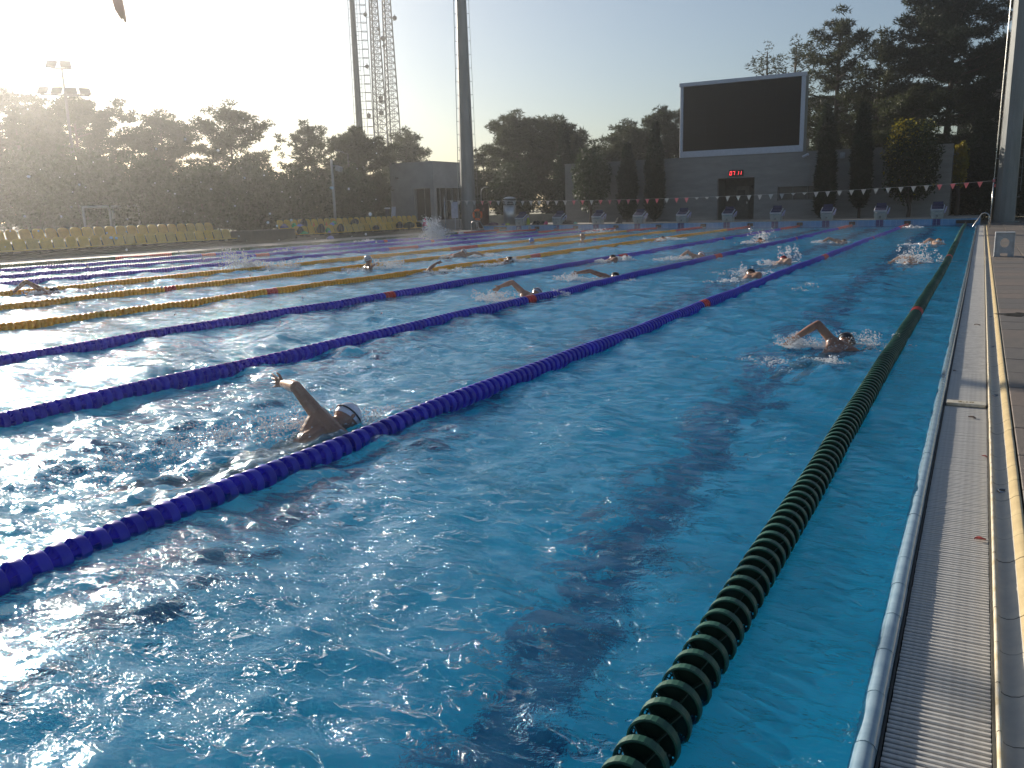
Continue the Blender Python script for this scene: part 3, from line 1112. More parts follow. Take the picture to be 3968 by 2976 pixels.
# stainless bin with louvred hood
CYL = mat("brushed steel", (0.50, 0.50, 0.49), 0.34, metal=.85, var=.05)
t = thing("steel_shower_cabinet", "tall stainless cylinder with a louvred round hood beside block 0", "cabinet", (-25.02, 1.25, .275))
part("body", MB().lathe([(0, 0), (.40, 0), (.40, 1.18), (.36, 1.2), (0, 1.2)], 32), CYL, t, True)
lv = MB()
for k in range(4):
    lv.lathe([(.30, 1.22 + k * .1), (.43, 1.20 + k * .1), (.43, 1.215 + k * .1), (.30, 1.25 + k * .1)], 32)
part("louvre", lv, CYL, t, True)
part("core", MB().lathe([(.28, 1.2), (.28, 1.62)], 24), mat("bin dark", (.03, .03, .03), .5), t)
part("lid", MB().lathe([(0, 1.74), (.2, 1.72), (.36, 1.66), (.42, 1.60), (.36, 1.61), (0, 1.62)], 32), CYL, t, True)

# ================================================================== SEAT STANDS
YEL = [mat("seat yellow %d" % i, c, .42, var=.1, scale=5, trans=.10) for i, c in enumerate(((.66, .43, .07), (.60, .40, .09), (.70, .43, .05), (.62, .37, .06)))]
DRK = mat("stand base", (0.060, 0.062, 0.052), 0.85, c2=(.035, .04, .03), scale=3)


def seat_meshes():
    out = []
    for m in YEL:
        q = MB()
        # bucket backrest: rounded panel, slightly dished, leaning back (seat faces +X)
        n = 7
        for sgn in (0, 1):
            for i in range(n):
                v = i / (n - 1)
                for j in range(7):
                    u = j / 6 * 2 - 1
                    w = .232 * (1 - .16 * max(0, v - .72) ** 1.0 / .28 * (1 if v > .72 else 0)) * (1 - .10 * (1 - v))
                    top = .39 - .05 * abs(u) ** 4
                    x = -.02 - .10 * v - .035 * (1 - u * u) * (1 - v * .5) + (-.018 if sgn else 0)
                    q.v.append((x, u * w, .02 + v * top))
        for i in range(n - 1):
            for j in range(6):
                a = i * 7 + j
                q.f.append((a, a + 1, a + 8, a + 7)); q.m.append(0)
                a += 49
                q.f.append((a + 7, a + 8, a + 1, a)); q.m.append(0)
        for i in range(n - 1):
            for j0 in (0, 6):
                a = i * 7 + j0
                q.f.append((a, a + 7, a + 56, a + 49)); q.m.append(0)
        for j in range(6):
            a = 42 + j
            q.f.append((a, a + 1, a + 50, a + 49)); q.m.append(0)
        back = q.mesh("backrest", m, True)
        p = MB().bbox(-.04, .36, -.215, .215, -.01, .03, .012)
        pan = p.mesh("seat_pan", m)
        out.append((back, pan))
    return out


SEATS = seat_meshes()
lug = MB().box(-.115, -.098, -.035, .035, .0, .024).mesh("number_plate", mat("seat number plate", (.35, .34, .42), .5))


def stand(label, rows, base):
    t = thing("seat_stand", label, "stand", (0, 0, .045), 0, "yellow seat stands along the far side")
    q = MB()
    for x0, x1, y0, y1, z0, z1 in base:
        q.bbox(x0, x1, y0, y1, z0, z1, .01)
    part("platform", q, DRK, t)
    r_ = random.Random(len(label))
    for x, z, y0, n in rows:
        for i in range(n):
            k = r_.randrange(4)
            o = link("seat", SEATS[k][1], t, (x, y0 - i * .497, z - .045), (0, 0, r_.uniform(-.03, .03)))
            link("backrest", SEATS[k][0], o)
    # brackets under each row
    q = MB()
    for x, z, y0, n in rows:
        for i in range(n):
            q.box(x + .02, x + .3, y0 - i * .497 - .03, y0 - i * .497 + .03, z - .13, z - .056)
    part("bracket", q, DRK, t)['kind'] = 'stuff'
    return t


stand("long two-row stand of empty yellow seats, the one without bags",
      [(-28.72, .33, -18.17, 24), (-29.5, .64, -18.40, 24)],
      [(-29.9, -28.46, -30.5, -17.6, 0, .20), (-30.4, -29.25, -30.5, -17.9, .2, .51), (-28.46, -28.2, -30.5, -15.3, 0, .10)])
stand("two-row stand of yellow seats strewn with sports bags near the corner booth",
      [(-28.72, .33, -3.65, 21), (-29.5, .64, -2.48, 24)],
      [(-29.9, -28.46, -14.05, -3.2, 0, .20), (-30.4, -29.25, -14.3, -2.2, .2, .51), (-29.9, -28.5, -16.9, -14.1, 0, .58), (-28.46, -28.2, -16.9, -3.2, 0, .10)])

# ================================================================== BAGS AND KIT
BLK = mat("bag black", (0.014, 0.013, 0.015), .8, bump=.004, bscale=30)


def backpack(label, x, y, z, w, h, m, tilt=0.0, rz=0.0, loaf=False, cat="bag"):
    t = thing("sports_bag", label, cat, (x, y, z), rz, "bags and kit left on the seats and wall")
    q = MB()
    n, k = 14, 8
    d = .55 * w
    for i in range(k + 1):
        v = i / k
        wv = w / 2 * (1 - .45 * max(0, v - .6) / .4 * (v > .6)) * (.86 + .14 * math.sin(math.pi * min(1, v * 1.3)))
        if i == k:
            wv *= .35
        for j in range(n):
            a = 2 * math.pi * j / n
            c_, s_ = math.cos(a), math.sin(a)
            e = .6
            px = d / 2 * (abs(c_) ** e) * (1 if c_ > 0 else -1) * (wv / (w / 2))
            py = wv * (abs(s_) ** e) * (1 if s_ > 0 else -1)
            q.v.append((px + .02 * math.sin(v * 5 + j), py + .012 * math.sin(j * 2.3 + v * 7), v * h))
    for i in range(k):
        for j in range(n):
            q.f.append((i * n + j, i * n + (j + 1) % n, (i + 1) * n + (j + 1) % n, (i + 1) * n + j)); q.m.append(0)
    q.f.append(tuple(k * n + j for j in range(n))); q.m.append(0)
    o = part("bag_body", q, m, t, True, rot=(tilt, 0, 0))
    s = MB()
    for u in (-.22, .22):
        s.tube([(d * .48, u * w, h * .85), (d * .62, u * w * 1.1, h * .6), (d * .60, u * w * 1.2, h * .25), (d * .5, u * w, h * .1)], .012, 5)
    part("strap", s, mat("strap grey", (.25, .24, .24), .7), t, True, rot=(tilt, 0, 0))
    part("pocket", MB().bbox(d * .40, d * .56, -w * .28, w * .28, h * .12, h * .5, .02), m, t, rot=(tilt, 0, 0))
    return t


def lump(name, label, x, y, z, sx, sy, sz, m, seed=0, cat="kit"):
    """soft crumpled thing such as a towel, swim cap bag or fins"""
    r_ = random.Random(seed)
    q = MB().ball((0, 0, 0), 1, 14, 9)
    vs = []
    ph = [r_.uniform(0, 6) for _ in range(6)]
    for p in q.v:
        a = math.atan2(p[1], p[0])
        k = 1 + .22 * math.sin(3 * a + ph[0]) * (1 - abs(p[2])) + .16 * math.sin(5 * a + ph[1] + 3 * p[2]) + .08 * math.sin(9 * a + ph[2])
        vs.append((p[0] * k * sx, p[1] * k * sy, max(-.15, p[2]) * sz * (1 + .2 * math.sin(4 * a + ph[3]))))
    q.v = vs
    o = link(name, q.mesh(name, m, True), None, (x, y, z + .15 * sz))
    return tag(o, label, cat, "bags and kit left on the seats and wall")


GRN = mat("kit green", (0.06, 0.42, 0.14), .5, trans=.1)
LIL = mat("kit lilac", (0.27, 0.29, 0.60), .6)
ORG = mat("cone orange", (0.75, 0.18, 0.03), .5)
PNK = mat("kit pink", (0.65, 0.05, 0.16), .6)
NVY = mat("kit navy", (0.06, 0.06, 0.22), .7)
YLW = mat("kit lime", (0.45, 0.50, 0.05), .6)
OLV = mat("bag olive", (0.06, 0.065, 0.035), .8)
PUR = mat("kit purple", (0.09, 0.03, 0.08), .7)
s2u, s2l = .66, .355
backpack("black backpack upright on the upper seats, left of the orange cones", -29.3, -12.55, s2u, .40, .42, BLK, .05)
backpack("black backpack on the lower seats with a green float beside it", -28.52, -12.2, s2l, .46, .46, BLK, -.05)
backpack("square black backpack on the lower seats with two pale straps", -28.52, -10.67, s2l, .42, .42, BLK, .02)
backpack("black backpack with navy top lying on the upper seats by itself", -29.3, -8.5, s2u, .52, .34, BLK, .25)
backpack("small black shoulder bag alone on the lower seats", -28.5, -7.72, s2l, .42, .26, BLK, 0)
backpack("tall black backpack beside the wide duffel bag", -28.5, -5.55, s2l, .44, .40, BLK, -.08)
backpack("wide dark green duffel bag on the lower seats at the booth end", -28.5, -4.6, s2l, .78, .34, OLV, .12)
backpack("olive bag on the first lower seat behind a green kickboard", -28.5, -13.72, s2l, .34, .36, OLV, .0)
lump("kit_bag", "blue cloth bag on the first upper seat of the bag-strewn stand", -29.3, -13.97, s2u, .14, .20, .17, NVY, 1)
lump("folded_towel", "lilac folded towel on the upper seats with a green edge beneath", -29.2, -12.95, s2u, .14, .24, .14, LIL, 2)
lump("swim_float", "green float poking out behind the lilac towel", -29.34, -13.2, s2u, .10, .15, .19, GRN, 3)
lump("swim_float", "long green kickboard leaning at the first lower seat", -28.34, -13.62, s2l, .10, .24, .11, GRN, 4)
lump("swim_float", "green float between the two upright black backpacks", -28.4, -11.82, s2l, .10, .17, .20, GRN, 5)
lump("folded_towel", "small lilac cloth under the green float", -28.25, -11.9, s2l, .07, .10, .08, LIL, 6)
lump("folded_towel", "lilac towel with black strap on the upper seats beside a green ring", -29.2, -10.5, s2u, .12, .20, .14, LIL, 7)
lump("swim_float", "green ring-shaped float lying behind a lilac towel", -29.34, -10.2, s2u, .08, .18, .21, GRN, 8)
lump("folded_towel", "pale lilac towel on the deck in front of the seat stand", -27.95, -12.2, .05, .12, .22, .13, LIL, 9)
lump("kit_bag", "bright pink bag hanging at the end of the seat rows", -28.4, -3.1, s2l + .05, .12, .20, .36, PNK, 10)
lump("kit_bag", "navy bag under the bright pink one", -28.3, -3.2, .12, .14, .20, .25, NVY, 11)
lump("kit_bag", "lime yellow cloth beyond the bright pink bag", -28.8, -2.2, s2l, .12, .24, .19, YLW, 12)
for k, (y, lb) in enumerate(((-11.84, "orange cone on the upper seats above the black backpack"), (-10.88, "orange cone on the upper seats nearer the booth"))):
    t = thing("training_cone", lb, "cone", (-29.28, y, s2u), 0)
    part("cone", MB().lathe([(.07, 0), (.07, .01), (.012, .24), (0, .245)], 14), ORG, t, True)
    part("foot", MB().bbox(-.085, .085, -.085, .085, -.001, .012, .003), ORG, t)
# kit on the far head wall between the first blocks
zt = .316
lump("sports_bag", "dark purple holdall on the far wall beside the steel cylinder", -25.75, .35, zt, .34, .17, .15, PUR, 20)
lump("kit_bag", "blue cloth with lime edge before the steel cylinder", -24.9, .3, zt, .22, .12, .09, NVY, 21)
lump("kit_bag", "lime cloth lying by the steel cylinder", -24.62, .2, zt, .16, .10, .10, YLW, 22)
lump("kit_bag", "lime bottle bag hung behind block 0", -23.35, .45, zt, .10, .10, .36, YLW, 23)
lump("kit_bag", "black heap of kit between blocks 0 and 1", -22.75, .4, zt, .26, .14, .20, BLK, 24)
lump("kit_bag", "low black kit bag beside the black heap between blocks 0 and 1", -22.3, .35, zt, .2, .14, .14, BLK, 25)
lump("kit_bag", "bright pink cap bag between blocks 0 and 1", -22.0, .15, zt, .11, .11, .17, PNK, 26)
lump("kit_bag", "flat black bag between blocks 1 and 2", -20.6, .35, zt, .36, .16, .16, BLK, 27)
lump("kit_bag", "mint bottle pouch between blocks 1 and 2", -20.15, .25, zt, .11, .09, .10, mat("mint", (.15, .45, .35), .5), 28)
lump("kit_bag", "small black bag standing between blocks 2 and 3", -17.45, .3, zt, .17, .13, .26, BLK, 29)

# ================================================================== MASTS AND LAMPS
MASTM = mat("galvanised mast", (0.19, 0.20, 0.20), 0.42, metal=.35, c2=(.14, .15, .15), scale=3, stretch=(1, 1, .15))


def mast(label, x, y, r0, dr, h, sides, px, rung=.9, hoops=False, step=.25, group="tall floodlight masts"):
    """tapered polygonal mast; px = unit vector across the view for the ladders"""
    t = thing("floodlight_mast", label, "mast", (x, y, 0), 0, group)
    part("shaft", MB().lathe([(r0 * 1.5, -.1), (r0 * 1.5, .04), (r0 * 1.02, .05), (r0 - dr * h, h), (0, h)], sides), MASTM, t)
    q = MB()
    for s in (-1, 1):
        for k in range(int(h / rung)):
            z = 1.2 + k * rung
            r = r0 - dr * z + .0
            q.tube([(s * px[0] * r, s * px[1] * r, z), (s * px[0] * (r + .13), s * px[1] * (r + .13), z)], .018, 5)
    part("step_bracket", q, MASTM, t)
    for s in (-1, 1):
        a = r0 + .13
        b2 = r0 - dr * h + .13
        part("ladder_rail", MB().tube([(s * px[0] * a, s * px[1] * a, .2 if s < 0 else 1.5), (s * px[0] * b2, s * px[1] * b2, h)], .022 if s < 0 else .012, 6), STEEL if s < 0 else MASTM, t)
    if hoops:
        fx, fy = px
        q = MB()
        zs = np.arange(1.5, h, .68)
        for z in zs:
            r = r0 - dr * z
            c_ = (fx * (r + .62), fy * (r + .62))
            pts = [(c_[0] + .24 * math.cos(u), c_[1] + .24 * math.sin(u), z) for u in np.linspace(0, 2 * math.pi, 13)]
            q.tube(pts, .022, 4, caps=False)
            q.tube([(fx * r, fy * r, z), (fx * (r + .38), fy * (r + .38), z)], .02, 4)
        part("safety_hoop", q, MASTM, t)
        for d in (.38, .86):
            part("ladder_rail", MB().tube([(fx * (r0 + d), fy * (r0 + d), 1), (fx * (r0 - dr * h + d), fy * (r0 - dr * h + d), h)], .025, 5), MASTM, t)
    return t


mast("tall grey tapered mast standing by the lifebuoy board", -27.9, 1.1, .485, .0125, 29, 16, (.86, .51), .78)
mast("tall grey mast at the far end of the right deck, lit along one edge", 1.62, 4.2, .47, .0078, 29, 12, (1.0, .02), .95, hoops=False)
mast("distant slender grey mast with a hooped ladder behind the trees", -45.6, 13.2, .33, .0068, 36, 14, (.83, .56), .68, hoops=True)
mh = MB()
for k in range(26):
    z = 2.6 + k * .95
    r = .47 - .0078 * z
    c_ = (r + .28, 0)
    pts = [(c_[0] + .22 * math.cos(u), c_[1] + .22 * math.sin(u), z) for u in np.linspace(-2.4, 2.4, 9)]
    mh.tube(pts, .014, 4, caps=False)
rm = [o for o in bpy.data.objects if o.name.startswith("floodlight_mast") and o.get('label', '').startswith("tall grey mast at")][0]
part("safety_hoop", mh, STEEL, rm)
part("ladder_rail", MB().tube([(.95, 0, 2), (.76, 0, 29)], .008, 4), STEEL, rm)

LAT = mat("lattice steel", (0.13, 0.13, 0.13), .6, metal=.2)


def lattice(label, x, y, w0, w1, h, dishes, rot):
    t = thing("lattice_tower", label, "tower", (x, y, 0), 0, "pair of lattice towers")
    C3 = [(math.cos(rot + k * 2 * math.pi / 3), math.sin(rot + k * 2 * math.pi / 3)) for k in range(3)]
    rad = lambda z: (w0 + (w1 - w0) * z / h) / 1.73
    for c_ in C3:
        part("leg", MB().tube([(c_[0] * rad(0), c_[1] * rad(0), 0), (c_[0] * rad(h), c_[1] * rad(h), h)], .085, 6), LAT, t)
    q = MB()
    z = 0.0
    while z < h - 1:
        st = max(.75, rad(z) * 1.0)
        for k in range(3):
            a, b_ = C3[k], C3[(k + 1) % 3]
            P = lambda c_, zz: (c_[0] * rad(zz), c_[1] * rad(zz), zz)
            q.tube([P(a, z), P(b_, z)], .036, 3, caps=False)
            q.tube([P(a, z), P(b_, z + st)], .034, 3, caps=False)
            q.tube([P(b_, z), P(a, z + st)], .034, 3, caps=False)
        z += st
    part("brace", q, LAT, t)['kind'] = 'stuff'
    # cable ladder inside
    q = MB()
    q.tube([(.1, .1, 0), (.03, .03, h)], .03, 4)
    q.tube([(.45, .1, 0), (.2, .03, h)], .03, 4)
    for k in range(int(h / .5)):
        u = k * .5 / h
        q.tube([(.1 - .07 * u, .1 - .07 * u, k * .5), (.45 - .25 * u, .1 - .07 * u, k * .5)], .015, 3, caps=False)
    part("cable_ladder", q, LAT, t)
    for (z, s, r) in dishes:
        px, py = .83 * s * (rad(z) + .35), .56 * s * (rad(z) + .35)
        part("dish", MB().lathe([(0, -.10), (r * .5, -.10), (r * .8, 0), (r * .8, .08), (0, .12)], 14, c=(0, 0, 0), axis='Y'), mat("dish grey", (.12, .12, .12), .6), t, True, loc=(px, py, z), rot=(0, 0, .8))
        part("dish_bracket", MB().tube([(px * .55, py * .55, z - .3), (px, py, z - .3), (px, py, z + .4)], .035, 4), LAT, t)
    return t


lattice("nearer-looking steel lattice tower, left one of the pair behind the trees", -65.3, 42.3, 2.1, .45, 38, [(12.9, -1, .35), (21.8, 1, .38), (20.9, 1, .24), (18.6, -1, .3), (24.5, -1, .3), (28, 1, .4)], .35)
lattice("steel lattice tower carrying three drum dishes, right one of the pair", -65.2, 44.8, 2.2, .5, 38, [(15.2, -1, .38), (14.8, -1, .34), (13.4, -1, .42), (11.4, 1, .22), (24.5, 1, .35), (23.2, -1, .25), (9.6, -1, .28)], .9)

# floodlight pole, six lamps on two crossbars
LMP = mat("floodlight housing", (0.06, 0.06, 0.058), .6)
t = thing("floodlight_pole", "floodlight pole with six lamps on two crossbars above the pines", "floodlight", (-56.66, -5.55, 0))
part("post", MB().tube([(0, 0, -.1), (0, 0, 11.75)], [.16, .07], 10), LMP, t)
ux, uy = .57, .82
for z, a in ((11.70, .72), (9.92, 1.56)):
    part("crossbar", MB().box(-a, a, -.045, .045, -.05, .05, M=Matrix.Translation((0, 0, z)) @ Matrix.Rotation(math.atan2(uy, ux), 4, 'Z')), LMP, t)
for s, z, yw in ((-.62, 11.98, -.5), (.25, 12.0, .1), (-1.35, 10.22, -.6), (-.5, 10.22, -.45), (.42, 10.22, .05), (1.28, 10.22, .2)):
    Mx = Matrix.Rotation(math.atan2(uy, ux) + yw, 4, 'Z') @ Matrix.Rotation(R(-38), 4, 'X')
    q = MB().bbox(-.36, .36, -.09, .09, -.28, .28, .03, M=Mx)
    q.bbox(-.22, .22, .09, .2, -.16, .16, .03, M=Mx)
    lo = part("lamp_head", q, LMP, t, loc=(s * ux, s * uy, z))
    part("lamp_glass", MB().box(-.32, .32, -.094, -.0905, -.24, .24, M=Mx), mat("lamp glass", (.08, .08, .07), .3), lo)
    part("yoke", MB().tube([(s * ux, s * uy, z - .28), (s * ux, s * uy, z - .02)], .03, 5), LMP, t)

t = thing("deck_lamp", "pale slim lamp post with a boxy head behind the seat stands", "lamp", (-31.5, -7.5, .045))
part("post", MB().tube([(0, 0, 0), (0, 0, 4.2)], [.085, .06], 10), mat("pole pale", (.36, .36, .35), .5), t, True)
part("lamp_head", MB().bbox(-.18, .18, -.14, .14, -.16, .1, .03, M=Matrix.Translation((.3, .25, 3.72)) @ Matrix.Rotation(.3, 4, 'Y')), mat("pole pale", (.36, .36, .35), .5), t)
part("bracket", MB().tube([(0, 0, 3.85), (.28, .22, 3.85)], .03, 6), mat("pole pale", (.36, .36, .35), .5), t)
for lb, x, y, h, dx, dy in (("street lamp with a slanting head above the booth roof", -32.1, 6.88 + 1.5, 5.3, -.62, -.42),
                            ("thin street lamp half hidden in the trees behind the seats", -35.8, -.7, 5.1, -.6, -.4)):
    t = thing("street_lamp", lb, "street lamp", (x, y, -.06))
    part("post", MB().tube([(0, 0, 0), (0, 0, h)], [.07, .045], 8), LMP, t, True)
    part("lamp_head", MB().tube([(0, 0, h), (dx * .35, dy * .35, h + .08), (dx * .36, dy * .36, h + .09), (dx, dy, h + .28)], [.035, .04, .09, .07], 8, flat=.5), LMP, t, True)
t = thing("street_lamp", "small swan-neck lamp beyond the big mast", "street lamp", (-32.3, 10.2, -.06))
part("post", MB().tube([(0, 0, 0), (0, 0, 2.6), (.05, .03, 2.8), (.2, .13, 2.95), (.5, .3, 2.95)], .035, 7), mat("pole pale", (.36, .36, .35), .5), t, True)
part("lamp_head", MB().ball((.55, .33, 2.9), .11, 10, 6, sq=(1.3, 1.3, .5)), LMP, t, True)

# goal frames beyond the stands
for lb, x, y in (("white goal frame beyond the yellow seats, left of the pale post", -41.8, -15.8), ("white goal frame half hidden beyond the yellow seats", -41.0, -14.6)):
    t = thing("goal_frame", lb, "goal", (x, y, -.06))
    WG = mat("goal white", (.5, .5, .5), .5)
    part("post", MB().tube([(0, 0, 0), (0, 0, 2.0)], .06, 8), WG, t)
    part("post", MB().tube([(.75, 1.05, 0), (.75, 1.05, 2.0)], .06, 8), WG, t)
    part("crossbar", MB().tube([(-.05, -.05, 2.05), (.8, 1.1, 2.05)], .06, 8), WG, t)
    part("brace", MB().tube([(0, 0, 1.95), (-.6, .5, 0)], .03, 6), WG, t)

# pennant hanging from an arm above the picture
t = thing("hanging_banner", "ragged pinkish banner tip hanging into the sky above the pines", "banner", (-23.9, -31.6, 0))
FB = mat("banner cloth", (0.40, 0.22, 0.18), .8, c2=(.34, .24, .15), scale=1.5, trans=.3)
part("post", MB().tube([(0, 0, -.1), (0, 0, 9.6)], [.09, .06], 8), LMP, t)
part("arm", MB().tube([(0, 0, 9.5), (2.75, 3.4, 9.5)], .04, 6), LMP, t)
q = MB()
tip = [(-.55, 2.7), (-.38, 1.9), (-.22, 1.05), (-.09, .32), (.0, .14), (.05, .06), (.09, .10), (.13, -.02), (.18, .02), (.17, .32), (.10, .9), (.05, 1.6), (.06, 2.7)]
n = len(tip)
for k in (0, 1):
    for i, (u, v) in enumerate(tip):
        s = .04 * math.sin(v * 2.5 + u * 3)
        q.v.append((2.58 + u * .62 + s + k * .012, 3.20 + u * .78 - s, 6.80 + v))
q.f.append(tuple(range(n))); q.f.append(tuple(range(2 * n - 1, n - 1, -1)))
for i in range(n):
    q.f.append((i, i + n, (i + 1) % n + n, (i + 1) % n))
q.m = [0] * len(q.f)
part("banner_cloth", q, FB, t)

# ================================================================== BOOTH
BO = mat("booth render", (0.33, 0.325, 0.32), .85, c2=(.28, .275, .27), scale=1.2, bump=.003, bscale=25)
BG = mat("booth glass", (.025, .028, .025), .12)
bt = thing("corner_booth", "flat-roofed grey booth with dark windows behind the pool corner", "booth", (0, 0, 0))
q = MB()
q.box(-35.56, -33.65, 3.41, 7.1, -.06, 2.795)
q.box(-35.56, -32.0, 3.41, 7.18, 2.8, 4.50)
part("wall", q, BO, bt)
part("roof", MB().box(-35.6, -31.96, 3.37, 7.22, 4.503, 4.56), BO, bt)
part("plinth", MB().box(-33.645, -32.0, 3.41, 7.14, -.06, .66), BO, bt)
w_ = part("window", MB().box(-33.6, -32.25, 3.66, 3.68, .665, 2.79), BG, bt)
part("frame", MB().box(-33.64, -33.56, 3.55, 3.72, .665, 2.79).box(-32.9, -32.86, 3.6, 3.66, .665, 2.79), mat("frame grey", (.22, .22, .21), .5), w_)
part("column", MB().box(-32.32, -32.03, 3.46, 3.80, .663, 2.797), BO, bt)
w2 = part("window", MB().box(-32.25, -32.23, 3.84, 7.1, .665, 2.79), BG, bt)
for k in range(4):
    part("mullion", MB().box(-32.22, -32.14, 4.35 + k * .78, 4.45 + k * .78, .665, 2.79), mat("frame grey", (.22, .22, .21), .5), w2)
part("wall_camera", MB().ball((-34.9, 3.3, 3.55), .1, 8, 6, sq=(1.6, 1, .8)), LMP, bt)
lw = MB().bbox(-30.25, -30.02, -1.95, 3.8, .0, .62, .02)
tag(struct("x", lw, BO), "low grey parapet wall in front of the booth windows", "wall")
o = bpy.data.objects["x"]; o.name = "low_wall"; del o['kind']
BEI = mat("beige wall", (.42, .36, .27), .8, c2=(.34, .29, .21), scale=1.5)
tw = thing("boundary_wall", "low beige wall with a top rail behind the steel cylinder", "wall", (0, 0, 0))
A_, B_ = Vector((-31.3, 7.6, 0)), Vector((-24.4, 11.6, 0))
dv = (B_ - A_)
Mx = Matrix.Translation(A_) @ Matrix.Rotation(math.atan2(dv.y, dv.x), 4, 'Z')
part("wall_panel", MB().bbox(0, dv.length, -.1, .1, -.1, .86, .01, M=Mx), BEI, tw)
part("rail", MB().tube([Mx @ Vector((0, 0, 1.02)), Mx @ Vector((dv.length, 0, 1.02))], .025, 6), LMP, tw)
t = thing("waste_bin", "tall grey post bin with a pale cap by the booth wall", "bin", (-30.6, -3.8, .045))
part("post", MB().bbox(-.09, .09, -.09, .09, 0, 1.42, .01), LMP, t)
part("lid", MB().bbox(-.12, .16, -.13, .13, 1.421, 1.50, .02), FRM, t)
t = thing("easel_board", "small pale folding board leaning behind the upper seats", "board", (-30.7, -3.2, .045))
part("board_panel", MB().bbox(-.015, .015, -.2, .2, .9, 1.55, .006, M=Matrix.Rotation(.1, 4, 'Y')), FRM, t)
part("leg", MB().tube([(0, -.15, 0), (.1, -.12, .95)], .015, 5), LMP, t)
part("leg", MB().tube([(0, .15, 0), (.1, .12, .95)], .015, 5), LMP, t)

# concrete frame building behind the big pines
BC = mat("pale concrete frame", (0.25, 0.23, 0.205), .85, c2=(.19, .175, .155), scale=.5)
bd = thing("concrete_building", "unfinished-looking concrete building with open bays behind the pines", "building", (0, 0, 0))
for k in range(6):
    part("column", MB().box(-12.4 + k * 2.75, -11.75 + k * 2.75, 26, 26.7, -.06, 9.0), BC, bd)
for z in (2.6, 5.0, 6.4, 8.5):
    part("floor_slab", MB().box(-12.6, 4, 25.9, 27.2, z, z + (.42 if z < 8 else .6)), BC, bd)
for x0, x1, z0, z1 in ((-11.74, -9.66, 3.02, 5.0), (-9.0, -8.6, 5.42, 6.4), (-8.0, -6.91, 5.42, 6.4), (-6.25, -4.16, 2.8, 5.0), (-6.25, -4.16, 5.42, 6.4), (-11.7, -9.7, -.06, 2.6), (-9, -6.95, -.06, 5.0), (-6.2, -4.2, -.06, 2.6), (-3.5, -1.4, -.06, 5.0), (-.7, 4, -.06, 8.4)):
    part("wall_panel", MB().box(x0, x1, 26.1, 26.4, z0, z1), BC, bd)

# ================================================================== TREES
def leafmat(name, c, c2, tr=.35, sc=1.3):
    return mat(name, c, .6, c2=c2, scale=sc, trans=tr, spec=.2)


PINE = leafmat("pine needles", (0.055, 0.064, 0.025), (0.026, 0.034, 0.015))
BROAD = leafmat("broad leaves", (0.050, 0.072, 0.026), (0.026, 0.040, 0.016), .14)
CYPM = leafmat("cypress scales", (0.026, 0.040, 0.018), (0.014, 0.022, 0.012), .15)
GOLD = leafmat("golden leaves", (0.34, 0.24, 0.015), (0.09, 0.12, 0.015), .45)
DRKN = leafmat("dark needles", (0.030, 0.045, 0.022), (0.016, 0.025, 0.014), .2)
BARK = mat("bark", (0.085, 0.065, 0.05), .9, c2=(.05, .038, .03), scale=9, bump=.02, bscale=8)


def blades(rng, C, n, ln, wd, up=.35, out=None):
    """n thin triangles per centre, radiating"""
    m = len(C)
    P = np.repeat(C, n, 0)
    D = rng.normal(size=(m * n, 3))
    D[:, 2] = D[:, 2] * .7 + up
    if out is not None:
        D += np.repeat(out, n, 0) * .8
    D /= np.linalg.norm(D, axis=1, keepdims=True) + 1e-9
    S = np.cross(D, rng.normal(size=(m * n, 3)))
    S /= np.linalg.norm(S, axis=1, keepdims=True) + 1e-9
    L = ln * (.6 + .8 * rng.random((m * n, 1)))
    w = wd * (.6 + .8 * rng.random((m * n, 1)))
    V = np.stack([P - S * w * .5, P + S * w * .5, P + D * L], 1).reshape(-1, 3)
    return V


def tri_mesh(name, V, m):
    return np_mesh(name, V, np.arange(len(V)).reshape(-1, 3), m)


def leaf_quads(rng, P, size):
    n = len(P)
    A = rng.normal(size=(n, 3))
    A /= np.linalg.norm(A, axis=1, keepdims=True)
    B = np.cross(A, rng.normal(size=(n, 3)))
    B /= np.linalg.norm(B, axis=1, keepdims=True) + 1e-9
    s = size * (.55 + .9 * rng.random((n, 1)))
    V = np.stack([P - A * s, P + B * s * .45, P + A * s, P - B * s * .45], 1).reshape(-1, 3)
    return V


def quad_mesh(name, V, m):
    return np_mesh(name, V, np.arange(len(V)).reshape(-1, 4), m)


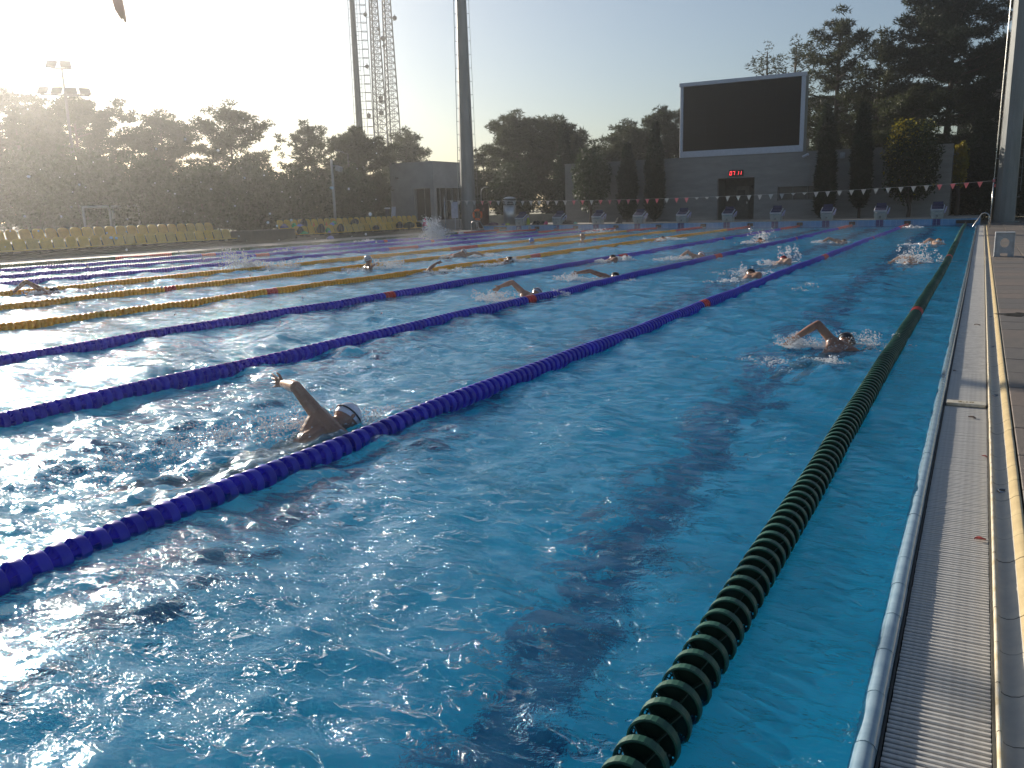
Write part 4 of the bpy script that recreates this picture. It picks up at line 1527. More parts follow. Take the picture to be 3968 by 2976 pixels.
def tree_pine(label, x, y, top, rad, seed, cb=.45, dens=1.0, branches=26, flat=.55, lean=0.0, m=None, needle=.26):
    rng = np.random.default_rng(seed)
    t = thing("pine_tree", label, "tree", (x, y, -.06))
    H = top + .06
    tr = MB()
    bend = rng.normal(size=2) * .25 * rad * .3
    ax = lambda v: np.array([bend[0] * math.sin(v * 3) + lean * v * v, bend[1] * math.sin(v * 2.2), v * H])
    r0 = .045 * H * .45
    tr.tube([ax(v) for v in np.linspace(0, .95, 9)], [r0 * (1 - .85 * v) for v in np.linspace(0, 1, 9)], 7)
    cl = []
    for i in range(branches):
        u = (i + .5) / branches
        v = cb + (1 - cb) * u ** .9 * .97
        prof = math.sin(math.pi * min(1, (u * .80 + .20))) ** .55 * (1.0 if u < .85 else .8)
        L = rad * prof * (.72 + .42 * rng.random())
        a = i * 2.399 + rng.normal() * .4
        d = np.array([math.cos(a), math.sin(a), 0])
        p0 = ax(v - .06)
        rise = (.15 + .5 * u) * L * (.5 + rng.random() * .6)
        pts = [p0, p0 + d * L * .5 + np.array([0, 0, rise * .35]), p0 + d * L + np.array([0, 0, rise])]
        tr.tube([tuple(p) for p in pts], [r0 * .32 * (1.1 - u * .7), r0 * .2 * (1.1 - u * .7), r0 * .07], 4, caps=False)
        nc = max(2, int(2 + L * 1.2))
        for j in range(nc):
            s = .42 + .62 * j / max(1, nc - 1)
            c_ = p0 + d * L * s + np.array([0, 0, rise * s ** 1.4]) + rng.normal(size=3) * (.22, .22, .14)
            cl.append((c_, (.34 + .32 * rng.random()) * (1.15 - .3 * s) * (rad / 2.6) ** .5))
    cl.append((ax(.985), .5 * (rad / 2.6) ** .5))
    part("trunk", tr, BARK, t, True)
    C, O = [], []
    for c_, r in cl:
        n = int((52 if x < -26 else 36) * dens * (r / .45) ** 2) + 5
        q = rng.normal(size=(n, 3))
        q /= np.linalg.norm(q, axis=1, keepdims=True)
        q *= rng.random((n, 1)) ** .45
        C.append(c_ + q * r * (1.15, 1.15, flat))
        O.append(q)
    C, O = np.vstack(C), np.vstack(O)
    V = blades(rng, C, 4, needle, .06, .3, O)
    link("crown", tri_mesh("crown", V, m or PINE), t)
    return t


def tree_broad(label, x, y, top, rx, base, seed, n=7000, leaf=.10, m=None, name="leafy_tree", lobes=9, gold=None, rz=1.0, group=None):
    rng = np.random.default_rng(seed)
    t = thing(name, label, "tree", (x, y, -.06), 0, group)
    H = top + .06
    cz, hz = (H + base) / 2, (H - base) / 2
    tr = MB()
    tr.tube([(0, 0, 0), (.05, .02, base * .6), (0, .05, base + hz * .6)], [.13, .10, .05], 7)
    for k in range(6):
        a = k * 1.05 + rng.random()
        tr.tube([(0, .03, base * .8), (math.cos(a) * rx * .35, math.sin(a) * rx * .35, base + hz * .5), (math.cos(a) * rx * .6, math.sin(a) * rx * .6, base + hz * 1.1)], [.06, .04, .015], 5, caps=False)
    part("trunk", tr, BARK, t, True)
    L = rng.normal(size=(lobes, 3))
    L /= np.linalg.norm(L, axis=1, keepdims=True)
    L *= np.array([rx * .55, rx * .55, hz * .55])
    rad_l = (.42 + .30 * rng.random(lobes))
    which = rng.integers(0, lobes, n)
    q = rng.normal(size=(n, 3))
    q /= np.linalg.norm(q, axis=1, keepdims=True)
    q *= (rng.random((n, 1)) ** .35)
    P = L[which] + q * rad_l[which][:, None] * np.array([rx, rx, hz])
    # main body
    k = n // 2
    q2 = rng.normal(size=(k, 3))
    q2 /= np.linalg.norm(q2, axis=1, keepdims=True)
    bump = 1 + .10 * np.sin(q2[:, 0] * 5 + seed) + .09 * np.sin(q2[:, 1] * 7 + seed * 2) + .07 * np.sin(q2[:, 2] * 9)
    q2 *= (rng.random((k, 1)) ** .22) * bump[:, None]
    P[:k] = q2 * np.array([rx * .97, rx * .97, hz * .97])
    P[:, 2] += cz
    V = leaf_quads(rng, P, leaf)
    mats = [m or BROAD] + ([gold] if gold else [])
    mi = None
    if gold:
        # golden leaves thicken towards the crown top and its left side
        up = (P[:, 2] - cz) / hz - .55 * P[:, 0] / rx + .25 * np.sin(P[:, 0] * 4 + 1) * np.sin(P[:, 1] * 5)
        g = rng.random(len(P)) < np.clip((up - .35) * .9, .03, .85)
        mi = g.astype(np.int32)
    link("crown", np_mesh("crown", V, np.arange(len(V)).reshape(-1, 4), mats, mi=mi), t)
    return t


def tree_column(label, x, y, top, r, base, seed, n=6500, m=None, name="cypress_tree", taper=1.0, leaf=.10):
    rng = np.random.default_rng(seed)
    t = thing(name, label, "tree", (x, y, -.06))
    H = top + .06
    part("trunk", MB().tube([(0, 0, 0), (0, 0, H * .8)], [.09, .03], 7), BARK, t, True)
    u = rng.random(n) ** .9
    a = rng.random(n) * 2 * math.pi
    prof = np.minimum(1, (u + .02) * 6) ** .6 * np.where(u > .55, np.maximum(.03, (1 - (u - .55) / .45)) ** (.75 * taper), 1)
    lump_ = 1 + .13 * np.sin(a * 3 + u * 17 + seed) + .10 * np.sin(a * 5 - u * 31)
    rr_ = r * prof * lump_ * (.55 + .5 * rng.random(n) ** .5)
    P = np.stack([np.cos(a) * rr_, np.sin(a) * rr_, base + u * (H - base)], 1)
    O = np.stack([np.cos(a) * .35, np.sin(a) * .35, np.full(n, 1.3)], 1)
    V = blades(rng, P, 2, leaf * 2.2, leaf * .8, 0, O)
    link("crown", tri_mesh("crown", V, m or CYPM), t)
    return t


def tree_conifer(label, x, y, top, r, seed, n=5200, base=.6, m=None):
    rng = np.random.default_rng(seed)
    t = thing("conifer_tree", label, "tree", (x, y, -.06))
    H = top + .06
    part("trunk", MB().tube([(0, 0, 0), (0, 0, H * .96)], [.14, .02], 7), BARK, t, True)
    u = rng.random(n) ** 1.25
    k = rng.integers(0, 60, n)
    a = k * 2.399 + rng.normal(size=n) * .14
    u = (k / 60) ** .9 * .5 + u * .5
    rr_ = r * (1 - u) ** .8 * (rng.random(n) ** .5) * (.85 + .3 * np.sin(k * 7.1))
    P = np.stack([np.cos(a) * rr_, np.sin(a) * rr_, base + u * (H - base) - rr_ * .12], 1)
    O = np.stack([np.cos(a), np.sin(a), np.full(n, .1)], 1)
    V = blades(rng, P, 4, .26, .055, .0, O)
    link("crown", tri_mesh("crown", V, m or DRKN), t)
    return t


# --- the line of pines beyond the seat stands (from the left edge of the picture inwards)
tree_pine("big rounded pine at the far left edge, below the floodlight pole", -62.8, -7.2, 11.2, 4.2, 1, .38, 1.3, 34)
tree_pine("broad domed pine directly under the six-lamp floodlight pole", -58.6, -3.6, 10.3, 3.7, 2, .35, 1.4, 34)
tree_pine("small pine between the floodlight pole and the left edge", -57.2, -8.8, 8.6, 2.6, 3, .35, 1.1)
tree_pine("shrubby pine at the right foot of the domed pine", -55.4, -4.4, 6.1, 1.3, 40, .3, 1.1, 16)
tree_pine("pine with a ragged flat crown, alone in the gap of bright sky", -53.0, -.7, 9.0, 2.8, 4, .48, 1.0, 28)
tree_pine("tall open pine with bare branches showing against the sky", -46.7, .3, 9.2, 2.9, 5, .42, .62, 34)
tree_pine("slender pine with a small tufted top left of the masts", -43.3, 3.5, 7.9, 1.75, 6, .52, .85, 22)
tree_pine("dense dark pine in front of the hooped mast", -36.9, 1.5, 6.8, 2.5, 7, .25, 1.5, 32)
tree_pine("pine seen through the foot of the lattice towers", -48.2, 23.8, 9.0, 2.4, 8, .45, .7, 24)
tree_pine("pine left of the booth roof below the towers", -44.0, 17.5, 7.6, 2.2, 9, .35, 1.1, 24)
tree_pine("low pine peeping behind the street lamp and the big mast", -37.0, 19.1, 6.4, 2.0, 10, .3, 1.1, 20)
tree_pine("wide leaning pine just beyond the steel cylinder", -32.3, 15.8, 8.7, 3.3, 11, .33, 1.0, 36)
tree_pine("dark full pine left of the pointed conifer", -28.6, 15.6, 8.0, 2.8, 12, .3, 1.4, 32)
tree_pine("pine behind the round-headed tree at the wall end", -25.5, 21.0, 7.5, 2.4, 13, .35, 1.2, 24)
tree_pine("pine behind the pair of slim cypresses, left half", -26.0, 24.0, 8.2, 2.6, 14, .35, 1.2, 28)
tree_pine("broad dark pine between the cypresses and the video screen", -22.4, 22.4, 8.8, 3.4, 15, .35, 1.4, 36)
tree_pine("pine touching the left side of the video screen", -19.9, 23.6, 7.6, 2.2, 16, .35, 1.1, 24)
tree_pine("wispy sparse tree rising behind the screen, left one", -14.4, 22.5, 12.9, 1.7, 17, .55, .28, 18, flat=1.3)
tree_pine("wispy sparse tree rising behind the screen, right one", -12.3, 23.0, 13.2, 1.8, 18, .55, .30, 20, flat=1.3)
tree_pine("tall rugged pine right beside the video screen", -8.5, 17.5, 13.8, 2.6, 19, .42, .95, 36)
tree_pine("second tall rugged pine right of the screen with a thin top", -5.6, 14.5, 11.6, 2.1, 20, .40, .9, 30)
tree_pine("huge dark pine crown at the top edge of the picture", -1.8, 16.2, 14.6, 4.2, 21, .48, 1.3, 46, m=DRKN)
tree_pine("lower pine spreading above the round golden tree", -3.2, 12.0, 7.5, 2.7, 22, .45, 1.0, 26)
tree_pine("dark pine partly hidden by the lit mast", 1.4, 20.5, 11.5, 3.2, 23, .25, 1.4, 40, m=DRKN)
tree_pine("dark pine at the right edge beyond the mast", 4.6, 18.0, 10.2, 2.8, 24, .2, 1.3, 36, m=DRKN)
tree_pine("mid-height pine behind the tall cypress", -6.6, 19.5, 8.2, 2.4, 25, .3, 1.2, 28)

tree_conifer("pointed conifer tip rising between the pines left of the wall", -24.8, 8.9, 7.4, 1.0, 30, 3000)
tree_conifer("shaggy conifer right of the screen, spilling over the wall", -8.25, 12.0, 7.3, 1.75, 31, 7000)
tree_conifer("very dark conical tree between the golden bush and the mast", .35, 9.6, 6.1, 1.55, 32, 8000, .2)
tree_conifer("dark conical tree low behind the starting block numbered 0", -25.6, 13.0, 6.4, 2.0, 33, 7000, .2)
tree_column("slim dark cypress against the wall, left of the pair", -18.7, 4.9, 4.9, .50, .5, 50)
tree_column("slim dark cypress against the wall, taller of the pair", -16.95, 4.9, 6.0, .50, .5, 51)
tree_column("dark cypress against the wall below the screen's corner", -7.1, 4.9, 4.6, .46, .35, 52, taper=.5)
tree_column("tall narrow cypress left of the round golden tree", -5.28, 4.9, 6.2, .45, .9, 53, n=8000, taper=.9)
tree_broad("round-headed green tree on a thin trunk at the wall's left end", -21.2, 4.9, 4.9, 1.22, 1.35, 60, 8000, .09, name="round_tree")
tree_broad("round-headed tree with a golden top before the wall", -2.85, 4.9, 5.3, 1.45, 1.15, 61, 10000, .085, name="round_tree", gold=GOLD, m=leafmat("dark round leaves", (.03, .045, .012), (.02, .028, .01)))
tree_broad("narrow golden-green bush between the wall end and the dark cone", -.62, 8.0, 4.25, .42, 1.7, 62, 2200, .09, name="round_tree", m=GOLD)

# --- leafy trees and hedging that fill the far side
tree_broad("dense leafy tree behind the seats at the left edge of the picture", -49.9, -13.6, 5.6, 2.2, .3, 70, 9000, .12)
tree_broad("dense leafy tree behind the goal frames", -44.2, -13.9, 5.2, 2.3, .3, 71, 9000, .12)
tree_broad("dark rounded tree just right of the goal frames", -40.4, -13.0, 4.8, 2.1, .3, 72, 9000, .11)
tree_broad("leafy tree behind the end of the empty yellow stand", -37.1, -11.6, 4.0, 1.9, .5, 73, 8000, .11)
tree_broad("bushy tree in the gap between the two seat stands", -38.0, -6.4, 4.1, 2.0, .3, 74, 8000, .11)
tree_broad("small leafy tree just left of the slim lamp post", -33.9, -8.2, 3.7, 1.4, .8, 75, 6000, .09)
tree_broad("leafy tree right of the slim lamp post, hanging low", -34.0, -3.4, 3.9, 1.7, .7, 76, 8000, .10)
tree_broad("dark leafy tree left of the booth", -36.2, -.2, 4.6, 1.9, .5, 77, 8000, .10)
tree_broad("leafy tree with bright specks behind the orange lifebuoy", -30.3, 11.5, 4.7, 1.9, .6, 78, 8000, .10)
tree_broad("big leafy tree at the right edge behind the mast", 3.6, 14.0, 6.2, 2.6, .2, 79, 9000, .12, m=DRKN)
tree_broad("dark shrub mass behind the foot of the right mast", 2.0, 10.5, 3.4, 1.8, .1, 80, 7000, .10, m=DRKN)
src = tree_broad("dense dark tree of the hedge row filling the far side", -52.5, -10.4, 5.2, 2.6, .1, 90, 9000, .14, group="hedge row trees")
src["group"] = "hedge trees behind the empty stand"
src["label"] = "dense dark tree of the hedge behind the goal frames and empty stand"
rr = random.Random(9)
spots = [(-66, -12), (-62.5, -14), (-58, -12.5), (-55.5, -7.5), (-50.5, -4.5), (-49, -9), (-47, -3), (-46, -7.5), (-43.5, -9.0), (-43, -2.5), (-41, -4.8), (-41.2, 1.0),
         (-39.5, 4.6), (-38.5, 8.2), (-43.5, 8.0), (-40, 13.5), (-35.5, 13.5), (-34.5, 19.5), (-30, 20.0), (-27.5, 17.8), (-23.5, 17.5), (-20.5, 19.5), (-17, 21.5),
         (-10.5, 14.8), (-6.8, 15.0), (-3.8, 17.5), (-.8, 13.0), (2.8, 23.5), (6.5, 15.5)]
for i, (x, y) in enumerate(spots):
    r_ = src.copy()
    col.objects.link(r_)
    s = rr.uniform(.75, 1.08)
    r_['label'] = ('dense dark tree of the hedge behind the goal frames and empty stand' if x < -43 else 'dense dark tree of the hedge behind the booth and bag-strewn stand' if x < -33 else
                   'dense dark tree of the hedge between the big mast and the video screen' if x < -15 else 'low dense tree filling behind the wall and cypresses')
    r_['group'] = 'hedge trees ' + ('behind the empty stand' if x < -43 else 'behind the booth' if x < -33 else 'behind the far wall' if x < -15 else 'under the tall pines')
    r_.location = (x, y, -.06)
    r_.scale = (s, s * rr.uniform(.9, 1.1), rr.uniform(.72, .95) * (.78 if x > -12 else 1))
    r_.rotation_euler = (0, 0, rr.uniform(0, 6.28))
    for ch in src.children:
        c_ = ch.copy()
        col.objects.link(c_)
        c_.parent = r_

# ================================================================== SWIMMERS
def skin_mat(name, c):
    m = mat(name, c, .27, var=.12, scale=8, bump=.0008, bscale=60)
    return m


SK = [skin_mat("skin tan", (.44, .25, .16)), skin_mat("skin brown", (.32, .17, .11)), skin_mat("skin light", (.52, .33, .23))]
JOBS = []


def capsule(mb, p0, p1, r0, r1, n=12):
    p0, p1 = Vector(p0), Vector(p1)
    d = (p1 - p0)
    L = max(d.length, 1e-4)
    d = d / L
    pts, rs = [], []
    for k in range(5):
        a = math.pi / 2 * (1 - k / 4)
        pts.append(p0 - d * r0 * math.sin(a)); rs.append(max(.0006, r0 * math.cos(a)))
    for k in range(5):
        a = math.pi / 2 * k / 4
        pts.append(p1 + d * r1 * math.sin(a)); rs.append(max(.0006, r1 * math.cos(a)))
    mb.tube(pts, rs, n)


def hand(mb, w, dirv, side, s=1.0, curl=.25, spread=1.0):
    """palm, four unequal bent fingers and a thumb from the side of the palm"""
    d = Vector(dirv).normalized()
    sd = Vector(side)
    sd = (sd - d * sd.dot(d)).normalized()
    nn = d.cross(sd)
    w = Vector(w)
    for k in (-1.2, -.4, .4, 1.2):
        capsule(mb, w + sd * k * .012 * s, w + d * .078 * s + sd * k * .0235 * s, .016 * s, .0125 * s, 8)
    for k, ln in ((-1.35, .062), (-.45, .076), (.45, .082), (1.35, .072)):
        b0 = w + d * .080 * s + sd * k * .0235 * s
        e = d + sd * k * .13 * spread
        b1 = b0 + e.normalized() * ln * .5 * s
        b2 = b1 + (e + nn * curl).normalized() * ln * .5 * s
        capsule(mb, b0, b1, .0095 * s, .0085 * s, 8)
        capsule(mb, b1, b2, .0085 * s, .0065 * s, 8)
    t0 = w + d * .02 * s + sd * .026 * s
    t1 = t0 + (d * .6 + sd * .9).normalized() * .038 * s
    capsule(mb, t0, t1, .013 * s, .010 * s, 8)
    capsule(mb, t1, t1 + (d * .95 + sd * .35).normalized() * .032 * s, .010 * s, .0075 * s, 8)


def swimmer(label, head, az, arm=None, sh=None, cap=(.6, .6, .62), capname="cap white", skin=0, s=1.0, vox=.012, pose='swim', suit=(.01, .012, .03),
            other='front', turn=0.0, side=1, upright_arms=None, goggles=True, fins=False):
    """head: world head centre; az: heading, degrees left of +Y; arm: [elbow, hand] world points of the recovering arm; side: +1 = arm on the swimmer's right"""
    hx, hy = -math.sin(R(az)), math.cos(R(az))
    F, S, U = Vector((hx, hy, 0)), Vector((hy, -hx, 0)), Vector((0, 0, 1))
    H = Vector(head)
    P = lambda f, sd, u: H + (F * f + S * sd) * s + U * u * s
    mb = MB()
    # head with jaw, nose, brow and ears; face looks down-forward, turned by 'turn'
    if pose == 'swim':
        face = (F * .35 - U * .9 + S * turn).normalized()
        crown = (F * .95 + U * .30).normalized()
    else:
        face = (F * .97 + U * .05 + S * turn).normalized()
        crown = U.copy()
    crown = (crown - face * crown.dot(face)).normalized()
    ear = face.cross(crown)
    Mh = Matrix((ear, face, crown)).transposed().to_4x4()
    mb.ball(H, .098 * s, 18, 14, sq=(.80, .98, 1.08), M=Mh)
    capsule(mb, H - crown * .045 * s + face * .035 * s, H - crown * .085 * s + face * .062 * s, .058 * s, .032 * s)
    capsule(mb, H + face * .088 * s + crown * .008 * s, H + face * .108 * s - crown * .022 * s, .009 * s, .014 * s, 8)
    capsule(mb, H + face * .088 * s - crown * .055 * s - ear * .018 * s, H + face * .088 * s - crown * .055 * s + ear * .018 * s, .008 * s, .008 * s, 8)
    for e in (-1, 1):
        mb.ball(H + ear * e * .080 * s - crown * .01 * s, .022 * s, 8, 6, sq=(.35, .7, 1.0), M=Mh)
        mb.ball(H + face * .082 * s + ear * e * .032 * s + crown * .012 * s, .014 * s, 8, 6)
    if pose == 'swim':
        neck = P(-.15, 0, -.035)
        chest, waist, hip = P(-.34, 0, -.135), P(-.60, 0, -.20), P(-.80, 0, -.26)
        shR, shL = P(-.22, side * .175, .0), P(-.20, -side * .175, -.10)
        if sh is not None:
            shR = Vector(sh)
        capsule(mb, H - crown * .05 * s, neck, .056 * s, .060 * s)
        capsule(mb, neck, chest, .075 * s, .125 * s)
        capsule(mb, chest + S * .06 * s, waist + S * .045 * s, .100 * s, .080 * s)
        capsule(mb, chest - S * .06 * s, waist - S * .045 * s, .100 * s, .080 * s)
        capsule(mb, waist, hip, .105 * s, .115 * s)
        capsule(mb, shR, shL, .066 * s, .062 * s)
        capsule(mb, shR, chest + S * side * .06 * s, .062 * s, .09 * s)
        capsule(mb, shL, chest - S * side * .06 * s, .058 * s, .09 * s)
        for e in (-1, 1):
            k_ = .06 if e > 0 else -.04
            kn = P(-1.22, e * .10, -.25 + k_)
            an = P(-1.62, e * .11, -.19 - k_)
            capsule(mb, hip + S * e * .07 * s, kn, .088 * s, .056 * s)
            capsule(mb, kn, P(-1.36, e * .10, -.225), .056 * s, .052 * s)
            capsule(mb, P(-1.36, e * .10, -.225), an, .052 * s, .034 * s)
            capsule(mb, an, P(-1.84, e * .12, -.20 - k_), .036 * s, .022 * s)
        # the other arm stretches forward under water
        el, wr = P(.10, -side * .21, -.16), P(.33, -side * .17, -.22)
        capsule(mb, shL, el, .050 * s, .040 * s)
        capsule(mb, el, wr, .040 * s, .026 * s)
        hand(mb, wr, F - U * .15, S, s)
        if arm:
            e_, h_ = Vector(arm[0]), Vector(arm[1])
            capsule(mb, shR, shR.lerp(e_, .45), .056 * s, .050 * s)
            capsule(mb, shR.lerp(e_, .45), e_, .050 * s, .040 * s)
            capsule(mb, e_, e_.lerp(h_, .35), .041 * s, .043 * s)
            capsule(mb, e_.lerp(h_, .35), h_, .043 * s, .027 * s)
            dv_ = (h_ - e_).normalized()
            hd = (dv_ + Vector(arm[2]) if len(arm) > 2 else dv_ - U * .35)
            hand(mb, h_, hd, U if len(arm) > 2 else F.cross(dv_), s * .98, .25, 1.6 if len(arm) > 2 else 1.0)
        else:
            e2, w2 = P(-.42, side * .26, -.16), P(-.62, side * .22, -.26)
            capsule(mb, shR, e2, .050 * s, .040 * s)
            capsule(mb, e2, w2, .040 * s, .026 * s)
            hand(mb, w2, -F - U * .3, S, s)
        hipv, waistv = hip, waist
    else:
        neck, chest, waist, hip = P(-.02, 0, -.17), P(-.03, 0, -.34), P(-.02, 0, -.58), P(-.0, 0, -.80)
        capsule(mb, H - crown * .05 * s, neck, .055 * s, .060 * s)
        capsule(mb, neck, chest, .07 * s, .13 * s)
        capsule(mb, chest + S * .06 * s, waist + S * .04 * s, .105 * s, .085 * s)
        capsule(mb, chest - S * .06 * s, waist - S * .04 * s, .105 * s, .085 * s)
        capsule(mb, waist, hip, .11 * s, .12 * s)
        shR, shL = P(-.02, .18, -.235), P(-.02, -.18, -.235)
        capsule(mb, shR, shL, .065 * s, .065 * s)
        for e, sv in ((1, shR), (-1, shL)):
            if upright_arms and e == side:
                el, wr = Vector(upright_arms[0]), Vector(upright_arms[1])
            else:
                el, wr = P(.06, e * .30, -.46), P(.28, e * .20, -.42)
            capsule(mb, sv, el, .052 * s, .040 * s)
            capsule(mb, el, wr, .041 * s, .026 * s)
            hand(mb, wr, wr - el, S * e, s, .2, 1.4)
            kn, an = P(.12, e * .10, -1.2), P(-.05, e * .10, -1.58)
            capsule(mb, hip + S * e * .07 * s, kn, .088 * s, .056 * s)
            capsule(mb, kn, an, .056 * s, .034 * s)
            capsule(mb, an, an + (F * .14 - U * .04) * s, .036 * s, .024 * s)
        hipv, waistv = hip, waist
    me = mb.mesh("body", SK[skin], True)
    o = link("tmp", me)
    md = o.modifiers.new("r", 'REMESH')
    md.mode = 'VOXEL'
    md.voxel_size = vox
    md.use_smooth_shade = True
    sm_ = o.modifiers.new("s", 'SMOOTH')
    sm_.factor = .5
    sm_.iterations = 3 if vox > .009 else 4
    JOBS.append((o, label, H.copy(), Mh, face, crown, ear, s, cap, capname, suit, hipv, waistv, goggles, SK[skin], pose))


def finish_swimmers():
    bpy.context.view_layer.update()
    dg = bpy.context.evaluated_depsgraph_get()
    for (o, label, H, Mh, face, crown, ear, s, cap, capname, suit, hip, waist, goggles, skin, pose) in JOBS:
        me = bpy.data.meshes.new_from_object(o.evaluated_get(dg))
        me.name = "person"
        me.materials.clear()
        me.materials.append(skin)
        me.polygons.foreach_set("use_smooth", [True] * len(me.polygons))
        bpy.data.objects.remove(o)
        t = link("person", me)
        tag(t, label, "person", "swimmers in the pool")
        if cap:
            cm_ = mat(capname, cap, .3, var=.05, scale=12, bump=.0008, bscale=35)
            q = MB()
            n, k = 22, 9
            for i in range(k + 1):
                a = math.pi * .57 * i / k
                for j in range(n):
                    b_ = 2 * math.pi * j / n
                    v = Vector((math.sin(a) * math.cos(b_) * .80, math.sin(a) * math.sin(b_) * .98, math.cos(a) * 1.08)) * (.1035 * s)
                    q.v.append(H + Mh.to_3x3() @ (Matrix.Rotation(R(16), 3, 'X') @ v))
            for i in range(k):
                for j in range(n):
                    q.f.append((i * n + j, (i + 1) * n + j, (i + 1) * n + (j + 1) % n, i * n + (j + 1) % n)); q.m.append(0)
            part("swim_cap", q, cm_, t, True)
        if goggles:
            q = MB()
            pts = []
            for j in range(25):
                b_ = 2 * math.pi * j / 24
                v = Vector((math.cos(b_) * .82, math.sin(b_) * 1.0, .02)) * (.1075 * s)
                v.z += .012 * s + (-.02 * math.sin(b_)) * s * -1
                pts.append(H + Mh.to_3x3() @ v)
            q.tube(pts, .0055 * s, 6, caps=False)
            g = part("goggles", q, mat("goggle strap", (.04, .04, .045), .4), t, True)
            l_ = MB()
            for e in (-1, 1):
                l_.ball(H + face * .090 * s + ear * e * .032 * s + crown * .012 * s, .020 * s, 10, 6, sq=(1.2, .6, .8), M=Mh)
            part("lens", l_, mat("goggle lens", (.02, .03, .06), .1), g, True)
        q = MB()
        d = (hip - waist).normalized()
        capsule(q, waist.lerp(hip, .3), hip + d * .04, .112 * s, .128 * s, 14)
        part("swim_trunks", q, mat("suit %.2f %.2f %.2f" % suit, suit, .6), t, True)


WH, BK, BL, RD = (.80, .80, .84), (.012, .012, .014), (.02, .16, .50), (.40, .02, .03)
swimmer("front crawl swimmer in a white cap with one arm raised high, hand spread", (-2.90, -41.62, .03), -8,
        [(-3.10, -41.86, .265), (-3.36, -41.70, .235), (-.3, -.25, .15)], (-2.985, -41.80, .075), WH, "cap white", 0, .92, .0048, turn=.35, side=-1)
swimmer("swimmer in a dark cap beside the green lane line, elbow arched over the water", (-.40, -37.50, .035), -10,
        [(-.64, -37.60, .205), (-.83, -37.70, .075)], (-.50, -37.64, .05), (.035, .04, .05), "cap charcoal", 1, .86, .0056, side=-1)
swimmer("swimmer in a white cap by the red marker float, arm bent upwards", (-5.20, -34.33, .05), -4,
        [(-5.53, -34.51, .235), (-5.68, -34.62, .175)], (-5.36, -34.45, .06), (.42, .43, .50), "cap pale lilac", 0, .92, .009, side=-1)
swimmer("swimmer with a long straight arm sweeping low over the water", (-5.22, -31.1, .03), -4,
        [(-5.64, -31.29, .155), (-5.85, -31.38, .13)], (-5.40, -31.2, .055), BK, "cap black", 1, .95, .010, side=-1)
swimmer("black-capped swimmer with only a rounded back out of the water", (-2.98, -30.15, .04), 3, None, None, BK, "cap black", 0, 1.0, .012, side=1)
swimmer("red-capped swimmer with splashes flying ahead", (-3.08, -26.7, .07), -3, None, None, RD, "cap red", 2, .95, .013)
swimmer("swimmer in a white cap with a dark band, elbow just above the shoulder", (-5.45, -24.75, .05), -4,
        [(-5.66, -25.2, .17), (-5.85, -25.3, .02)], (-5.62, -25.0, .06), WH, "cap white", 0, .95, .013, side=-1)
swimmer("swimmer behind a fan of spray below block 6", (-5.75, -16.9, .05), -3, None, None, BK, "cap black", 1, 1.0, .016)
swimmer("swimmer whose arm makes a low dark arch below block 8", (-3.05, -17.5, .02), -4,
        [(-3.50, -17.60, .15), (-3.74, -17.65, .0)], (-3.24, -17.57, .05), BK, "cap black", 1, 1.0, .014, side=-1)
swimmer("sunlit swimmer splashing next to the red band of the green lane line", (-.57, -26.3, .07), -5,
        [(-.78, -26.42, .13), (-.95, -26.5, .03)], (-.66, -26.5, .07), (.55, .26, .08), "cap orange", 2, .95, .013, side=-1)
swimmer("farther sunlit swimmer in the lane beside the green line", (-.40, -18.6, .07), -5,
        [(-.62, -18.7, .15), (-.8, -18.75, .02)], (-.5, -18.75, .08), (.5, .25, .10), "cap orange", 2, 1.0, .015, side=-1)
swimmer("black-capped swimmer in a blue suit beside the third blue lane line", (-7.15, -26.4, .06), -4, None, None, BK, "cap black", 1, 1.0, .014, suit=(.02, .12, .4))
swimmer("small dark-capped head by the last yellow float line near block 4", (-9.7, -15.1, .06), -3, None, None, BK, "cap black", 1, 1.0, .018)
swimmer("upright head in a bright blue cap facing away", (-14.3, -16.75, .10), -40, None, None, BL, "cap blue", 1, 1.0, .018, pose='upright')
swimmer("person standing chest-high in the mist with bare dark shoulders", (-12.4, -16.3, .235), -60, None, None, None, "none", 1, 1.0, .018, pose='upright', goggles=False)
swimmer("swimmer with a dark head turned to breathe by the nearest yellow line", (-9.55, -27.2, .06), -4,
        [(-9.75, -26.95, .11), (-9.5, -26.8, .0)], (-9.6, -27.0, .05), BK, "cap black", 1, .95, .014, side=1)
swimmer("swimmer in a silver cap rearing up with forearm forward", (-12.15, -25.15, .14), -15,
        [(-11.95, -24.9, .12), (-11.8, -24.75, .06)], (-12.1, -25.1, .06), (.5, .5, .52), "cap silver", 1, .95, .014, side=1, pose='swim')
swimmer("swimmer of whom only a raised forearm shows by the yellow line", (-9.55, -30.2, -.09), -4,
        [(-9.80, -30.36, .10), (-9.72, -30.22, .20)], (-9.84, -30.45, -.02), BK, "cap black", 1, .95, .013, side=-1)
swimmer("upright swimmer in a silver cap lifting one open hand", (-12.0, -29.68, .24), -35, None, None, (.52, .52, .55), "cap silver", 1, .9, .013, pose='upright', side=1,
        upright_arms=((-11.95, -29.72, .02), (-11.86, -29.6, .12)))
swimmer("swimmer at the left edge with a dark bent arm against the blue lines", (-14.62, -35.85, .0), -3,
        [(-14.86, -36.2, .24), (-14.98, -36.4, .05)], (-14.72, -36.0, .05), BK, "cap black", 1, 1.0, .013, side=-1)
swimmer("blue-capped head at the far wall below block 1", (-21.0, -.75, .15), -20, None, None, (.05, .25, .5), "cap light blue", 1, 1.0, .02, pose='upright')
swimmer("grey-capped head at the far wall below block 0", (-23.4, -.7, .11), 10, None, None, (.3, .33, .36), "cap grey blue", 1, 1.0, .02, pose='upright')
